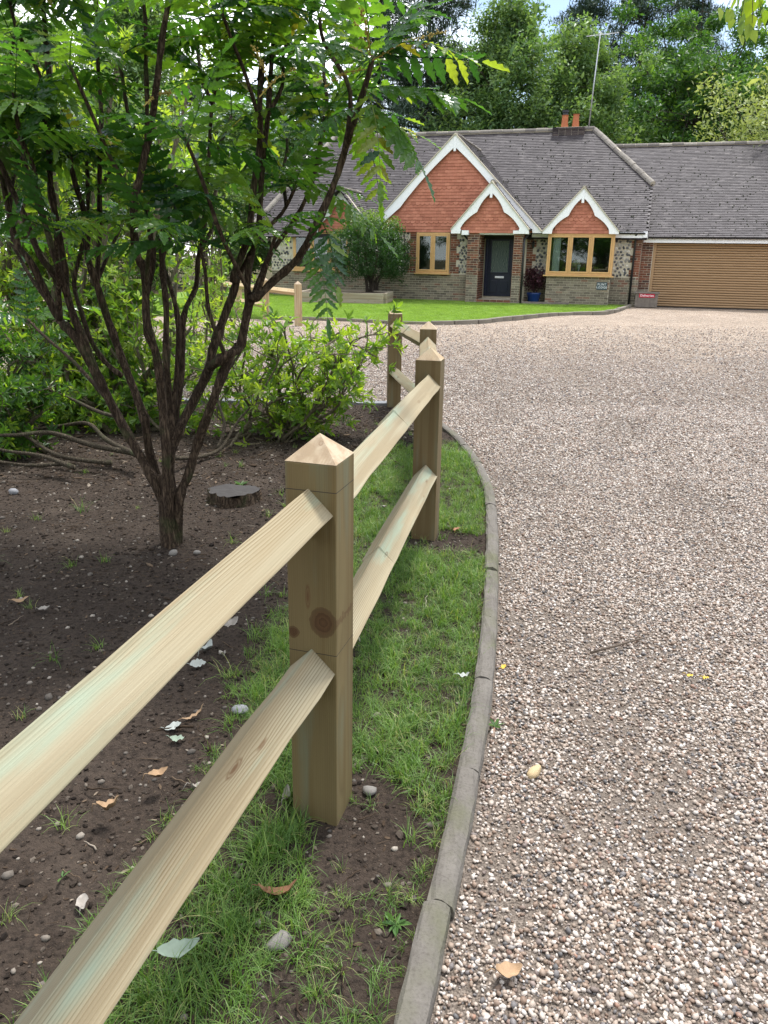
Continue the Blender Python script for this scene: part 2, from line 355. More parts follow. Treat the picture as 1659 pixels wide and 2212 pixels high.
# soil bed with the grass verge
M = Mt('bed_soil'); p = M.pos(); n = M.noise(p, 3., 6, .6); n2 = M.noise(p, 55., 5, .6); n3 = M.noise(p, 180., 3)
c = M.mix(n, (.030, .022, .017), (.080, .060, .046)); c = M.mix(M.ramp(n2, [(.45, (0,)*3), (.7, (.8,)*3)]), c, (.014, .011, .009))
c = M.mix(M.ramp(n3, [(.66, (0,)*3), (.72, (.8,)*3)]), c, (.20, .15, .10))
c = M.mix(M.ramp(M.noise(p, 1.6, 4), [(.55, (0,)*3), (.70, (.4,)*3)]), c, (.115, .09, .07))
M.set(c, .95, .12); M.bump(M.math('ADD', n2, M.math('MULTIPLY', n3, .5)), .9, .02); SOIL = M.m
t = np.linspace(0, 1, 150); ysb = np.concatenate([np.linspace(-4, .7, 24), np.linspace(.75, 8.12, 260)])
us = 1-(1-np.linspace(0, 1, 170))**1.0; us = us**.55
V = []; 
for y in ysb:
    x1 = kx(y)-.03; xx = -9.+(x1+9.)*us; V.append(np.stack([xx, np.full_like(xx, y), bed_z(xx, y)], -1))
V = np.array(V); nx = V.shape[1]; ny = V.shape[0]; i, j = np.meshgrid(np.arange(nx-1), np.arange(ny-1)); a = (j*nx+i).reshape(-1)
F = np.stack([a, a+1, a+nx+1, a+nx], -1); b = MB(); b.V.append(V.reshape(-1, 3)); b.L.append(F.reshape(-1)); b.T.append(np.full(len(F), 4)); b.R.append(np.zeros(len(F))); b.n = len(V.reshape(-1, 3))
tag(b.build('planting_bed', SOIL, None, True), kind='structure')

# kerb of bull-nosed concrete edgings along the drive
M = Mt('kerb_concrete'); p = M.pos(); n = M.noise(p, 9., 5); n2 = M.noise(p, 120., 4)
c = M.mix(n, (.085, .075, .064), (.195, .178, .155)); c = M.mix(M.ramp(n2, [(.5, (0,)*3), (.75, (.6,)*3)]), c, (.07, .06, .05))
c = M.mix(M.ramp(M.noise(p, 4., 4), [(.5, (0,)*3), (.68, (.6,)*3)]), c, (.10, .105, .05)); M.set(c, .9, .2); M.bump(M.math('ADD', n, n2), .5, .006); KERB = M.m
yy = np.linspace(-3, 8.1, 900); cx = kx(yy)
# smooth the kerb line a little
kk = np.ones(41)/41; cxs = np.convolve(np.pad(cx, 20, mode='edge'), kk, 'valid')
arc = np.concatenate([[0], np.cumsum(np.hypot(np.diff(cxs), np.diff(yy)))])
def kpt(s): return np.array([np.interp(s, arc, cxs), np.interp(s, arc, yy)])
b = MB(); Q = []
for s in np.linspace(0, arc[-1], 120):
    p_ = kpt(s); t_ = kpt(min(s+.01, arc[-1]))-kpt(max(s-.01, 0)); t_ /= np.linalg.norm(t_); nn = np.array([t_[1], -t_[0]])
    Q += [(*(p_-nn*.07), -.06), (*(p_+nn*.07), -.06), (*(p_+nn*.06), -.018), (*(p_-nn*.06), -.018)]
F = []
for i in range(119):
    for k in range(4): F.append((i*4+k, i*4+(k+1) % 4, i*4+4+(k+1) % 4, i*4+4+k))
b.add(Q, F); kerb = tag(b.build('kerb', KERB), kind='structure')
s = 0.; ki = 0
while s < arc[-1]-.1:
    Ls = .52+.03*random.random(); e = min(s+Ls-.005, arc[-1]); b = MB(); tw = random.gauss(0, .004); dz = random.gauss(0, .003)
    prof = [(-.032, -.04), (.036, -.04), (.038, .024), (.033, .044), (.021, .054), (.008, .058), (-.008, .058), (-.022, .055), (-.032, .046)]
    K = 9; V = []; F = []
    for q in range(K):
        ss = s+(e-s)*q/(K-1); p_ = kpt(ss); t_ = kpt(min(ss+.01, arc[-1]))-kpt(max(ss-.01, 0)); t_ /= np.linalg.norm(t_); nn = np.array([t_[1], -t_[0]])
        sh = .94 if q in (0, K-1) else 1.
        for (pa, pz) in prof:
            jz = random.gauss(0, .0019)
            V.append((*(p_+nn*(pa*(.985 if sh < 1 else 1)+tw*(q/(K-1)-.5)+random.gauss(0, .0014))), pz*sh+dz+jz if pz > 0 else pz))
    n_ = len(prof)
    for q in range(K-1):
        for k in range(n_): F.append((q*n_+k, q*n_+(k+1) % n_, (q+1)*n_+(k+1) % n_, (q+1)*n_+k))
    F += [tuple(range(n_))[::-1], tuple(range((K-1)*n_, K*n_))]
    b.add(V, F, random.random()); b.build('kerb_stone', KERB, kerb); s += Ls; ki += 1
# grey setts closing the back of the bed
SETT = plain('slate_edging', (.16, .165, .175), .7, .2, 8., .4)
ed = MB(); ed.box(-6, .02, 8.13, 8.23, -.05, .0); ed = tag(ed.build('edging', SETT), kind='structure')
x = -5.9
while x < -.02:
    l = .6; b = MB(); b.box(x, x+l-.012, 8.12+random.gauss(0, .006), 8.245, -.02, .062+random.gauss(0, .005)); bevel(b.build('edging_stone', SETT, ed), .006); x += l

# lawn before the house
LAWN = [(-6.5, 19.9), (-2.79, 19.4), (-2.23, 19.45), (-1.08, 19.2), (-.06, 18.7), (.7, 18.45), (1.36, 18.5), (2.3, 19.15), (3.17, 20.35), (4.68, 21.9), (6.37, 23.1), (7.48, 25.2), (8.1, 26.5), (4, 28.6), (0, 30.2), (-8, 32), (-9, 24)]
def inpoly(x, y, P):
    x = np.asarray(x); y = np.asarray(y); r = np.zeros(x.shape, bool); n = len(P)
    for i in range(n):
        x0, y0 = P[i]; x1, y1 = P[(i+1) % n]
        r ^= ((y0 > y) != (y1 > y)) & (x < (x1-x0)*(y-y0)/(y1-y0+1e-12)+x0)
    return r
M = Mt('lawn_turf'); p = M.pos(); n = M.noise(p, 1.1, 5); n2 = M.noise(p, 60., 3)
M.set(M.mix(n2, M.mix(n, (.17, .28, .05), (.23, .34, .07)), (.12, .20, .04)), .9, .15); M.bump(n2, .8, .03); TURF = M.m
b = MB(); k = len(LAWN); z = lambda x, y: .045
b.add([(x, y, .045) for x, y in LAWN]+[(x, y, -.05) for x, y in LAWN], [tuple(range(k))]+[(i, k+i, k+(i+1) % k, (i+1) % k) for i in range(k)])
lawn = tag(b.build('lawn', TURF), kind='structure')
STONE = plain('edging_stone', (.17, .15, .12), .9, .3, 5., .5)
le = MB(); le.box(0, .02, 18.4, 18.42, -.06, -.04); le = tag(le.build('lawn_edging', STONE), kind='structure')
pl = np.array(LAWN[1:13], float); sg = np.hypot(*np.diff(pl, axis=0).T); ac = np.concatenate([[0], np.cumsum(sg)])
sp_ = smooth_path(np.c_[pl, np.zeros(len(pl))], 6)[:, :2]; ac = np.concatenate([[0], np.cumsum(np.hypot(*np.diff(sp_, axis=0).T))])
s = 0
while s < ac[-1]-.3:
    l = random.uniform(.45, .75); P0 = np.array([np.interp(s, ac, sp_[:, k]) for k in (0, 1)]); P1 = np.array([np.interp(min(s+l-.015, ac[-1]), ac, sp_[:, k]) for k in (0, 1)])
    t_ = (P1-P0); L_ = np.linalg.norm(t_); b = MB(); hgt = .075 if s < 4 else .10+random.gauss(0, .008); wdt = .045 if s < 4 else .11+random.gauss(0, .008)
    b.box(-L_/2, L_/2, -wdt, .02, -.05, hgt); o = bevel(b.build('edging_stone', STONE, le), .012); mid = (P0+P1)/2; o.location = (*mid, 0); o.rotation_euler = (random.gauss(0, .02), 0, math.atan2(t_[1], t_[0])); s += l

# ------------------------------------------------------------------ loose gravel, grass, litter
def ico(sub=1):
    import bmesh
    bm = bmesh.new(); bmesh.ops.create_icosphere(bm, subdivisions=sub, radius=1.); V = np.array([v.co[:] for v in bm.verts]); F = np.array([[v.index for v in f.verts] for f in bm.faces]); bm.free(); return V, F
def stone_mesh(name, mat, seed, flat=(1., .8, .55), rough=.16, sub=2, smooth=True, facet=0):
    V, F = ico(sub); rg = np.random.default_rng(seed)
    d = rg.normal(0, 1, (7, 3)); d /= np.linalg.norm(d, axis=1)[:, None]
    r = 1+sum(rough*.6*np.sin(V@d[k]*(1.6+.5*k)+k) for k in range(4))
    V = V*r[:, None]
    for k in range(facet):
        cut = rg.uniform(.55, .8); q = V@d[k+3]; V = V-np.clip(q-cut, 0, None)[:, None]*d[k+3]
    V = V*np.array(flat); b = MB(); b.add(V, F); return b.mesh(name, mat, smooth)
PEB = rnd_mat('pebble', [(0, (.10, .095, .092)), (.08, (.17, .155, .15)), (.18, (.185, .125, .09)), (.34, (.27, .20, .15)), (.50, (.345, .28, .225)), (.66, (.42, .355, .30)), (.82, (.49, .43, .375)), (.93, (.59, .54, .485)), (.965, (.25, .23, .215)), (1, (.28, .16, .11))], .62, 90., .25, .002, .35)
pt = [stone_mesh('pebble_%d' % k, PEB, k, (1, random.uniform(.65, .9), random.uniform(.42, .7)), .17, 1, True, 3 if k % 2 else 2) for k in range(7)]
T = []; S = []
def gfield(x0, x1, y0, y1, dens, size):
    n = int((x1-x0)*(y1-y0)*dens); x = rng.uniform(x0, x1, n); y = rng.uniform(y0, y1, n)
    ok = (x > kx(np.clip(y, -4, 8.1))+.045) | (y > 8.27)
    ok &= x < .62*np.maximum(y, .4)+1.1
    ok &= ~inpoly(x, y, LAWN)
    # thin, dirty patches let the fines show, worst along the kerb
    d = x-kx(np.clip(y, -4, 8.1)); tk = np.exp(-((x-(1.9+.09*(y-4)))/.28)**2)+np.exp(-((x-(3.6+.14*(y-4)))/.3)**2)+.8*np.exp(-((x-(1.05+.03*(y-4)))/.22)**2)
    pat = fbm(x, y, 1.1, 4)*.55+.42*tk+.60*np.exp(-np.clip(d, 0, None)/.22)*(y < 8)
    ok &= rng.uniform(0, 1, n) > np.clip((pat-.18)*1.3, 0, .58)
    ok &= rng.uniform(0, 1, n) < np.clip((19.5-y)/10., 0, 1)
    x, y = x[ok], y[ok]; s_ = size*np.exp(np.clip(rng.normal(0, .30, len(x)), -.7, .72)); T.append(np.stack([x, y, drive_z(x, y)+s_*rng.uniform(.0, .75, len(x))], -1)); S.append(s_)
gfield(-.3, 3.4, .5, 4., 15000, .0057)
gfield(.2, 4.6, 4., 6., 12500, .0060)
gfield(.0, 6.2, 6., 8.5, 8000, .0072)
gfield(-5., 12., 8.5, 13, 2600, .0086)
gfield(-6., 14., 13, 19.5, 1300, .010)
T = np.concatenate(T); S = np.concatenate(S); n = len(T)
scatter('gravel', T, np.c_[rng.normal(0, .45, n), rng.normal(0, .45, n), rng.uniform(0, 6.28, n)], np.c_[S, S, S], rng.integers(0, 7, n), pt)
print('gravel', n)

def tuft_mesh(name, mat, seed, nb=14, L=.075, wd=.0022, spread=.018, seg=3, lean=.55):
    rg = np.random.default_rng(seed); b = MB()
    for k in range(nb):
        az = rg.uniform(0, 6.28); ln = L*rg.uniform(.55, 1.2); le_ = lean*rg.uniform(.2, 1.3); bx, by = rg.normal(0, spread, 2); d = np.array([math.cos(az), math.sin(az), 0]); sd_ = np.array([-d[1], d[0], 0])
        V = []
        for q in range(seg+1):
            t_ = q/seg; ang = le_*(.35+t_*1.1); P = np.array([bx, by, 0])+ln*t_*(d*math.sin(ang)+np.array([0, 0, 1])*math.cos(ang)); ww = wd*(1-t_**1.6)+.0002
            V += [P-sd_*ww, P+sd_*ww]
        b.add(V, [(2*q, 2*q+1, 2*q+3, 2*q+2) for q in range(seg)], rg.uniform(0, .45))
    return b.mesh(name, mat, False)
gt = [tuft_mesh('grass_tuft_%d' % k, GRASSM, k, 18, .075+.012*k, .0017, .02, 3, .6+.06*k) for k in range(6)]
# left limit of the verge, read off the photograph on the ground
VL = np.array([gnd(40, 2212), gnd(180, 2000), gnd(330, 1800), gnd(430, 1620), gnd(500, 1480), gnd(590, 1330), gnd(640, 1260), gnd(740, 1090), gnd(790, 985), gnd(860, 950), gnd(905, 930)])
VL = VL[np.argsort(VL[:, 1])]
def verge_l(y): return np.interp(y, VL[:, 1], VL[:, 0])
BARE = [(-.02, 1.83, .15, .22), (-.13, 1.72, .12, .1), (.30, 4.02, .24, .17), (.47, 3.98, .2, .17), (.0, 1.40, .06, .07), (-.1, 1.55, .07, .06)]
def verge_pts(n, x0, x1, y0, y1):
    x = rng.uniform(x0, x1, n); y = rng.uniform(y0, y1, n); l = verge_l(y); r = kx(y)-.03
    e = fbm(x, y, 2.2, 3)*.07; p = np.clip((x-l-e)/.12, 0, 1)*np.clip((r-x)/.02, 0, 1)
    p *= np.clip(1.05+.6*fbm(x, y, 3.1, 4)-.6*np.clip((2.1-y)/.6, 0, 1)*np.clip((x+.45)/.3, .3, 1), .05, 1)*np.clip((6.5-y)/.6, 0, 1)
    for bx, by, ra, rb in BARE: p *= np.clip(((x-bx)/ra)**2+((y-by)/rb)**2-.6+.8*fbm(x, y, 5., 3), .10, 1)
    ok = rng.uniform(0, 1, n) < p; return x[ok], y[ok]
x, y = verge_pts(15000, -1.2, .8, .6, 6.6); n = len(x); s_ = rng.uniform(.45, .85, n)*(.62+.5*np.clip(fbm(x, y, 1.7, 3)+.4, 0, 1))
scatter('verge_grass', np.stack([x, y, bed_z(x, y)-.003], -1), np.c_[rng.normal(0, .12, n), rng.normal(0, .12, n), rng.uniform(0, 6.28, n)], np.c_[s_, s_, s_], rng.integers(0, 6, n), gt)
print('grass', n)
# stray tufts on the soil
n = 70; x = rng.uniform(-2.2, .3, n); y = rng.uniform(1., 7.6, n); ok = x < kx(y)-.06; x, y = x[ok], y[ok]; n = len(x); s_ = rng.uniform(.3, .8, n)
scatter('stray_grass', np.stack([x, y, bed_z(x, y)], -1), np.c_[np.zeros((n, 2)), rng.uniform(0, 6.28, n)], np.c_[s_, s_, s_], rng.integers(0, 6, n), gt)
lt = [tuft_mesh('lawn_tuft_%d' % k, LAWNM, 20+k, 34, .03, .0035, .05, 1, .5) for k in range(4)]
n = 26000; x = rng.uniform(-7, 8.2, n); y = rng.uniform(18.3, 30.5, n); ok = inpoly(x, y, LAWN); x, y = x[ok], y[ok]; n = len(x); s_ = rng.uniform(.8, 1.3, n)
scatter('lawn_grass', np.stack([x, y, np.full(n, .042)], -1), np.c_[np.zeros((n, 2)), rng.uniform(0, 6.28, n)], np.c_[s_, s_, s_], rng.integers(0, 4, n), lt)
# crumbs, stones, chips and twigs lying in the soil
CRUMB = rnd_mat('soil_crumb', [(0, (.014, .011, .009)), (.6, (.042, .032, .025)), (.88, (.075, .06, .048)), (1, (.15, .125, .10))], .95, 60., .4, .003, .1)
CHIP = rnd_mat('bark_chip', [(0, (.035, .024, .016)), (.7, (.075, .052, .035)), (.92, (.14, .10, .068)), (1, (.30, .26, .21))], .9, 60., .3, .003, .1)
LITST = rnd_mat('soil_stone', [(0, (.08, .07, .06)), (.6, (.17, .145, .12)), (1, (.34, .30, .25))], .8, 60., .3, .003, .2)
tm = [stone_mesh('crumb_%d' % k, CRUMB, 40+k, (1, .85, .7), .3, 1, False, 2) for k in range(3)]
def chip(name, seed):
    rg = np.random.default_rng(seed); V = []; 
    for z_ in (0, .18):
        for q in range(6): V.append((math.cos(q*1.047)*rg.uniform(.6, 1.1), math.sin(q*1.047)*rg.uniform(.25, .5), z_+rg.uniform(-.08, .08)))
    b = MB(); b.add(V, [(5, 4, 3, 2, 1, 0), (6, 7, 8, 9, 10, 11)]+[(q, (q+1) % 6, 6+(q+1) % 6, 6+q) for q in range(6)]); return b.mesh(name, CHIP)
def twig_mesh(name, seed, mat):
    rg = np.random.default_rng(seed); b = MB(); P = np.cumsum(np.c_[np.ones(6)*.2, rg.normal(0, .05, 6), rg.normal(0, .015, 6)], 0); b.tube(P, np.linspace(.03, .012, 6), 5); return b.mesh(name, mat, True)
tm += [chip('chip_%d' % k, 50+k) for k in range(3)]+[stone_mesh('soil_stone_%d' % k, LITST, 60+k, (1, .8, .6), .2, 1, True, 1) for k in range(2)]+[twig_mesh('twig_%d' % k, 70+k, CHIP) for k in range(2)]
def soil_litter(name, n, x0, x1, y0, y1, probs, sizes):
    x = rng.uniform(x0, x1, n); y = rng.uniform(y0, y1, n); ok = (x < kx(y)-.05); x, y = x[ok], y[ok]; n = len(x)
    idx = rng.choice(10, n, p=probs); s_ = np.array(sizes)[idx]*np.exp(rng.normal(0, .4, n))
    ti = np.where((idx >= 3) & (idx < 6), .25, .1)
    scatter(name, np.stack([x, y, bed_z(x, y)+s_*.12], -1), np.c_[rng.normal(0, 1, n)*ti, rng.normal(0, 1, n)*ti, rng.uniform(0, 6.28, n)], np.c_[s_, s_, s_], idx, tm)
soil_litter('soil_crumbs', 60000, -3.6, .8, .7, 8.1, [.25, .25, .25, .06, .05, .05, .025, .025, .02, .02], [.0045, .005, .004, .007, .006, .008, .006, .007, .05, .035])
soil_litter('leaf_litter', 4200, -5.5, .3, 5.0, 8.1, [.06, .06, .06, .22, .22, .20, .01, .01, .08, .08], [.008, .008, .008, .016, .015, .018, .008, .009, .09, .06])

# ------------------------------------------------------------------ post and rail fence
def post_mesh(b, sz, h, cap, z0=-.25):
    s = sz/2; V = [(x*s, y*s, z) for z in (z0, h-.001) for x, y in ((-1, -1), (1, -1), (1, 1), (-1, 1))]+[(x*(s+.0), y*(s+.0), h+.0) for x, y in ()]
    b.add(V, [(3, 2, 1, 0), (4, 5, 6, 7)]+[(i, (i+1) % 4, 4+(i+1) % 4, 4+i) for i in range(4)])
NEARPOST = wood_mat('near_post_wood', 'Z', (.205, .158, .072), (.10, .07, .028), .35, 190., 1., [(.030, .612, .038), (-.052, .572, .016)], [.965, .52])  # near post likewise coloured darker to stand for its shaded front
def bevmesh(o, wd=.0025):
    return bevel(o, wd, 2)
def rail_mesh(L, a, notch=None, seed=0):
    """square bar set on edge; from the notch on it is a little thinner (a saw step across the upper faces)"""
    b = MB(); n = 14; h = a/math.sqrt(2); rg = np.random.default_rng(seed)
    st = list(np.linspace(0, L, n)); V = []; F = []
    if notch: st = sorted(st+[notch, notch+.006])
    for x in st:
        k = 1. if (not notch or x > notch) else .86
        wy, wz = rg.normal(0, .0012, 2)
        V += [(x, wy, h*k+wz), (x, h*k+wy, wz), (x, wy, -h+wz), (x, -h+wy, wz)]
    m_ = len(st)
    for i in range(m_-1):
        for k in range(4): F.append((4*i+k, 4*i+4+k, 4*i+4+(k+1) % 4, 4*i+(k+1) % 4))
    F += [(0, 1, 2, 3), tuple(4*(m_-1)+k for k in (3, 2, 1, 0))]
    b.add(V, F); return b
def fence(name, label, posts, rails, psz, cap, pm, rm, a, notches=None, group=None):
    root = empty(name, (posts[0][0], posts[0][1], 0)); tag(root, label, 'fence', group); capm = wood_mat('cut_top_wood', 'Z', (.46, .375, .265), (.31, .20, .12), .1, 120.); o0 = np.array([posts[0][0], posts[0][1], 0])
    for pi, (x, y, z0, h, yaw) in enumerate(posts):
        b = MB(); post_mesh(b, psz, h, cap); o = bevmesh(b.build('post', NEARPOST if pi == 1 and h > 1 else pm, root), .0028); o.location = (x-o0[0], y-o0[1], z0); o.rotation_euler = (random.gauss(0, .004), random.gauss(0, .004), yaw)
        s4 = psz/2; b = MB(); b.add([(-s4, -s4, h), (s4, -s4, h), (s4, s4, h), (-s4, s4, h), (0, 0, h+cap)], [(0, 1, 4), (1, 2, 4), (2, 3, 4), (3, 0, 4), (3, 2, 1, 0)]); b.build('pyramid_top', capm, o)
    for k, (i, j, za, zb) in enumerate(rails):
        A = np.array([posts[i][0], posts[i][1], za])-o0; B = np.array([posts[j][0], posts[j][1], zb])-o0; d = B-A; L = np.linalg.norm(d)
        o = bevmesh(rail_mesh(L, a, notches[k] if notches else None, k).build('rail', rm, root), .003); o.location = A
        o.rotation_euler = (0, -math.asin(d[2]/L), math.atan2(d[1], d[0]))
    return root
PS = [(-.82, -.30, .02, 1.04, R_(-16)), (-.166, 1.868, .035, 1.035, R_(-16.5)), (.234, 4.105, .0, 1.03, R_(-13)), (.335, 6.33, .0, .99, R_(-4)), (.085, 8.085, .0, .98, R_(6))]
RL = [(0, 1, .825, .945), (0, 1, .40, .505), (1, 2, .93, .895), (1, 2, .48, .405), (2, 3, .89, .87), (2, 3, .41, .40), (3, 4, .87, .86), (3, 4, .40, .385)]
fence('post_and_rail_fence', 'new pale timber fence with pyramid-topped posts and two diamond rails along the kerb', PS, RL, .134, .060, WOOD_POST, WOOD_RAIL, .092, [None, None, 1.12, .83, None, 1.2, .9, None])
PS2 = [(-1.98, 17.73, .0, .90, R_(28)), (-2.95, 19.40, .0, .92, R_(28)), (-3.92, 21.1, .0, .92, R_(28)), (-4.9, 22.8, .0, .92, R_(28))]
fence('post_and_rail_fence', 'short timber fence running back beside the lawn in front of the brick wall', PS2, [(0, 1, .72, .72), (1, 2, .72, .72), (2, 3, .72, .72), (1, 2, .33, .33), (2, 3, .33, .33)], .135, .07, WOOD_POST if False else wood_mat('far_post_wood', 'Z', (.48, .37, .22), (.33, .23, .12), .2), WOOD_FAR, .10)

# ------------------------------------------------------------------ the bungalow
O = gnd(1372, 663); HA = R_(-17)
house = empty('bungalow', (O[0], O[1], 0), HA)
tag(house, 'brick and flint bungalow with white bargeboards, red hung tiles and a brown tiled roof', 'house')
HM = np.array(Matrix.Rotation(HA, 3, 'Z')); HO = np.array([O[0], O[1], 0])
def hw(P): return np.asarray(P) @ HM.T+HO
WHITE = plain('white_paint', (.84, .85, .86), .45, .04, 3.)
MORT = plain('mortar', (.50, .45, .35), .9, .15, 20., .3)
TILEU = plain('roof_underlay', (.03, .028, .028), .9)
BRICKG = rnd_mat('grey_brick', [(0, (.12, .10, .075)), (.5, (.20, .17, .125)), (.85, (.26, .22, .16)), (1, (.19, .095, .065))], .85, 40., .4)
BRICKR = rnd_mat('red_brick', [(0, (.06, .035, .028)), (.4, (.15, .06, .035)), (.8, (.24, .09, .05)), (1, (.12, .09, .06))], .85, 40., .4)
FLINT = rnd_mat('flint', [(0, (.025, .025, .03)), (.35, (.08, .08, .085)), (.6, (.20, .19, .175)), (.8, (.42, .39, .33)), (1, (.58, .55, .48))], .4, 25., .2, .004, .5)
RTILE = rnd_mat('roof_tile', [(0, (.046, .039, .040)), (.5, (.060, .051, .053)), (.85, (.069, .060, .062)), (1, (.105, .092, .09))], .72, 3., .2, .003, .35, .5)
HTILE = rnd_mat('hanging_tile', [(0, (.37, .14, .09)), (.5, (.44, .17, .11)), (1, (.50, .205, .135))], .8, 7., .2, .003, .2, .35)
RIDGE = rnd_mat('ridge_tile', [(0, (.12, .105, .095)), (1, (.26, .235, .20))], .85, 20., .5, .006, .2)
BLACK = plain('black_pvc', (.02, .021, .024), .35, .1)
OAKF = plain('golden_frame', (.56, .34, .14), .45, .12, 9.)

def pieces(name, parent, items, V, F, mat, nmax=300, extra=None):
    """items: list of (M 3x3, T) in house space. The nearest nmax become objects sharing one mesh, the rest one joined part"""
    if not items: return
    C = hw(np.array([t for _, t in items])); d = np.linalg.norm(C-_c, axis=1); order = np.argsort(d)
    b = MB(); b.add(V, F); me = b.mesh(name, mat)
    for i in order[:nmax]:
        o = obj(name, me, parent); Mx = items[i][0]; T = items[i][1]
        mm = Matrix.Identity(4)
        for r in range(3):
            for c in range(3): mm[r][c] = Mx[r][c]
            mm[r][3] = T[r]
        o.matrix_local = mm
    rest = order[nmax:]
    if len(rest):
        b = MB(); b.rep(V, F, np.array([items[i][0] for i in rest]), np.array([items[i][1] for i in rest]), rng.uniform(0, 1, len(rest)))
        q = b.build(extra or name+'_field', mat, parent); q['kind'] = 'stuff'

# wall cores (mortar seen in the joints)
walls = MB()
walls.box(-13.2, -12.32, 0, 9, 0, 2.3); walls.box(-10.08, -8.7, 0, 9, 0, 2.3); walls.box(-12.32, -10.08, 0, 9, 0, .93); walls.box(-12.32, -10.08, 3, 9, .93, 2.3)
walls.box(-8.7, -7.46, -.5, 9, 0, 2.3); walls.box(-6.26, -5.58, -.5, 9, 0, 2.3); walls.box(-7.46, -6.26, -.5, 9, 0, .93); walls.box(-7.46, -6.26, 3, 9, .93, 2.3); walls.box(-5.58, -5.17, 0, 9, 0, 2.3)
walls.box(-5.17, -4.03, .04, 9, 0, 2.3); walls.box(-4.03, -2.93, 0, 9, 0, 2.3); walls.box(-2.93, -.89, -.55, -.05, 0, .93); walls.box(-2.93, -.89, 3., 9, 0, 2.3); walls.box(-2.93, -.89, -.5, .3, 2.275, 2.29); walls.box(-.89, -.002, 0, 9, 0, 2.3)
walls.box(-5.56, -5.18, -1.0, -.002, 0, 2.28); walls.box(-4.02, -3.74, -1.0, -.62, 0, 2.28)
walls.box(.0, .37, .30, 9, 0, 2.2); walls.box(4.75, 6.4, .30, 9, 0, 2.2); walls.box(.37, 4.75, .62, 9, 0, 2.2)
walls.prism([(0, 2.3), (9, 2.3), (7.05, 3.9), (1.95, 3.9)], (-.3, 0, 0), (0, 1, 0), (0, 0, 1), (1, 0, 0), 0, .28)
wallo = walls.build('wall', MORT, house)
bg_items = []; br_items = []; fl_items = []
def face(o, U, Nn): return (np.asarray(o, float), np.asarray(U, float), np.asarray(Nn, float))
FR = lambda y: face((0, y, 0), (1, 0, 0), (0, -1, 0))
def bricks(fc, x0, x1, z0, z1, items, holes=(), flemish=False):
    o, U, Nn = fc; nr = int(round((z1-z0)/.075)); g = (z1-z0)/nr
    for r in range(nr):
        z = z0+g*(r+.5); off = (r % 2)*.1125; x = x0-off; xs_ = []
        while x < x1-.02:
            a, e = max(x, x0), min(x+.225, x1)
            if e-a > .04: xs_.append((a, e))
            x += .225
        for a, e in xs_:
            if any(h0 < (a+e)/2 < h1 and k0 < z < k1 for h0, h1, k0, k1 in holes): continue
            S_ = np.stack([U*(e-a-.014), Nn*.024, np.array([0, 0, 1.])*(g-.015)], 1)
            items.append((S_, o+U*((a+e)/2)+Nn*random.uniform(-.0005, .003)+np.array([0, 0, z])))
def quoin(fc, x0, z0, z1, items, left=True):
    o, U, Nn = fc; nr = int(round((z1-z0)/.075)); g = (z1-z0)/nr
    for r in range(nr):
        wd = .215 if (r//3) % 2 else .325; a, e = (x0, x0+wd) if left else (x0-wd, x0); z = z0+g*(r+.5)
        parts = [(a, e)] if wd < .25 else ([(a, a+.215), (a+.225, e)] if r % 2 else [(a, a+.10), (a+.11, e)])
        for p, q in parts: items.append((np.stack([U*(q-p-.008), Nn*.024, np.array([0, 0, 1.])*(g-.011)], 1), o+U*((p+q)/2)+Nn*.002+np.array([0, 0, z])))
def flints(fc, x0, x1, z0, z1, sp=.105):
    o, U, Nn = fc; zz = z0+sp*.5; r = 0
    while zz < z1-.02:
        x = x0+sp*(.5+.5*(r % 2))
        while x < x1-.02:
            s1, s2 = sp*random.uniform(.42, .62), sp*random.uniform(.34, .5); an = random.uniform(0, 3.14)
            Z = np.array([0, 0, 1.]); A = U*math.cos(an)+Z*math.sin(an); B = -U*math.sin(an)+Z*math.cos(an)
            fl_items.append((np.stack([A*s1, B*s2, Nn*.022], 1), o+U*(x+random.gauss(0, .013))+Nn*.002+Z*(zz+random.gauss(0, .013)))); x += sp*1.08
        zz += sp; r += 1
W1 = (-7.45, -6.27)
bricks(FR(-.5), -8.7, -5.58, 0, .93, bg_items); flints(FR(-.5), -8.7, W1[0]-.22, .95, 2.3); quoin(FR(-.5), W1[0]-.02, .95, 2.3, br_items, False); quoin(FR(-.5), W1[1]+.02, .95, 2.3, br_items, True); flints(FR(-.5), W1[1]+.3, -5.58, .95, 2.3)
bricks(FR(-.5), W1[0], W1[1], .86, .94, br_items)
bricks(face((-8.7, 0, 0), (0, -1, 0), (-1, 0, 0)), 0, .5, 0, 2.3, bg_items)
bricks(FR(0), -13.2, -8.7, 0, .93, bg_items, [(-12.4, -10.0, .9, 2.3)]); flints(FR(0), -10.0, -8.7, .95, 2.3); flints(FR(0), -13.2, -12.35, .95, 2.3)
for a, e in ((-5.56, -5.18), (-4.02, -3.74)):
    bricks(FR(-1.0), a, e, 0, .93, bg_items); bricks(FR(-1.0), a, e, .93, 2.28, br_items)
bricks(face((-5.56, 0, 0), (0, -1, 0), (-1, 0, 0)), .5, 1.0, 0, 2.28, br_items)
pf = face((-5.18, 0, 0), (0, -1, 0), (1, 0, 0)); bricks(pf, 0, 1.0, 0, 2.28, br_items, [(.68, .84, .95, 1.15), (.68, .84, 1.4, 1.62), (.68, .84, 1.85, 2.05)])
for zc in (1.05, 1.51, 1.95): flints(pf, .69, .83, zc-.1, zc+.1, .08)
bricks(face((-4.02, 0, 0), (0, 1, 0), (-1, 0, 0)), -1.0, -.62, 0, 2.28, br_items); bricks(face((-3.74, 0, 0), (0, -1, 0), (1, 0, 0)), .62, 1.0, 0, 2.28, br_items)
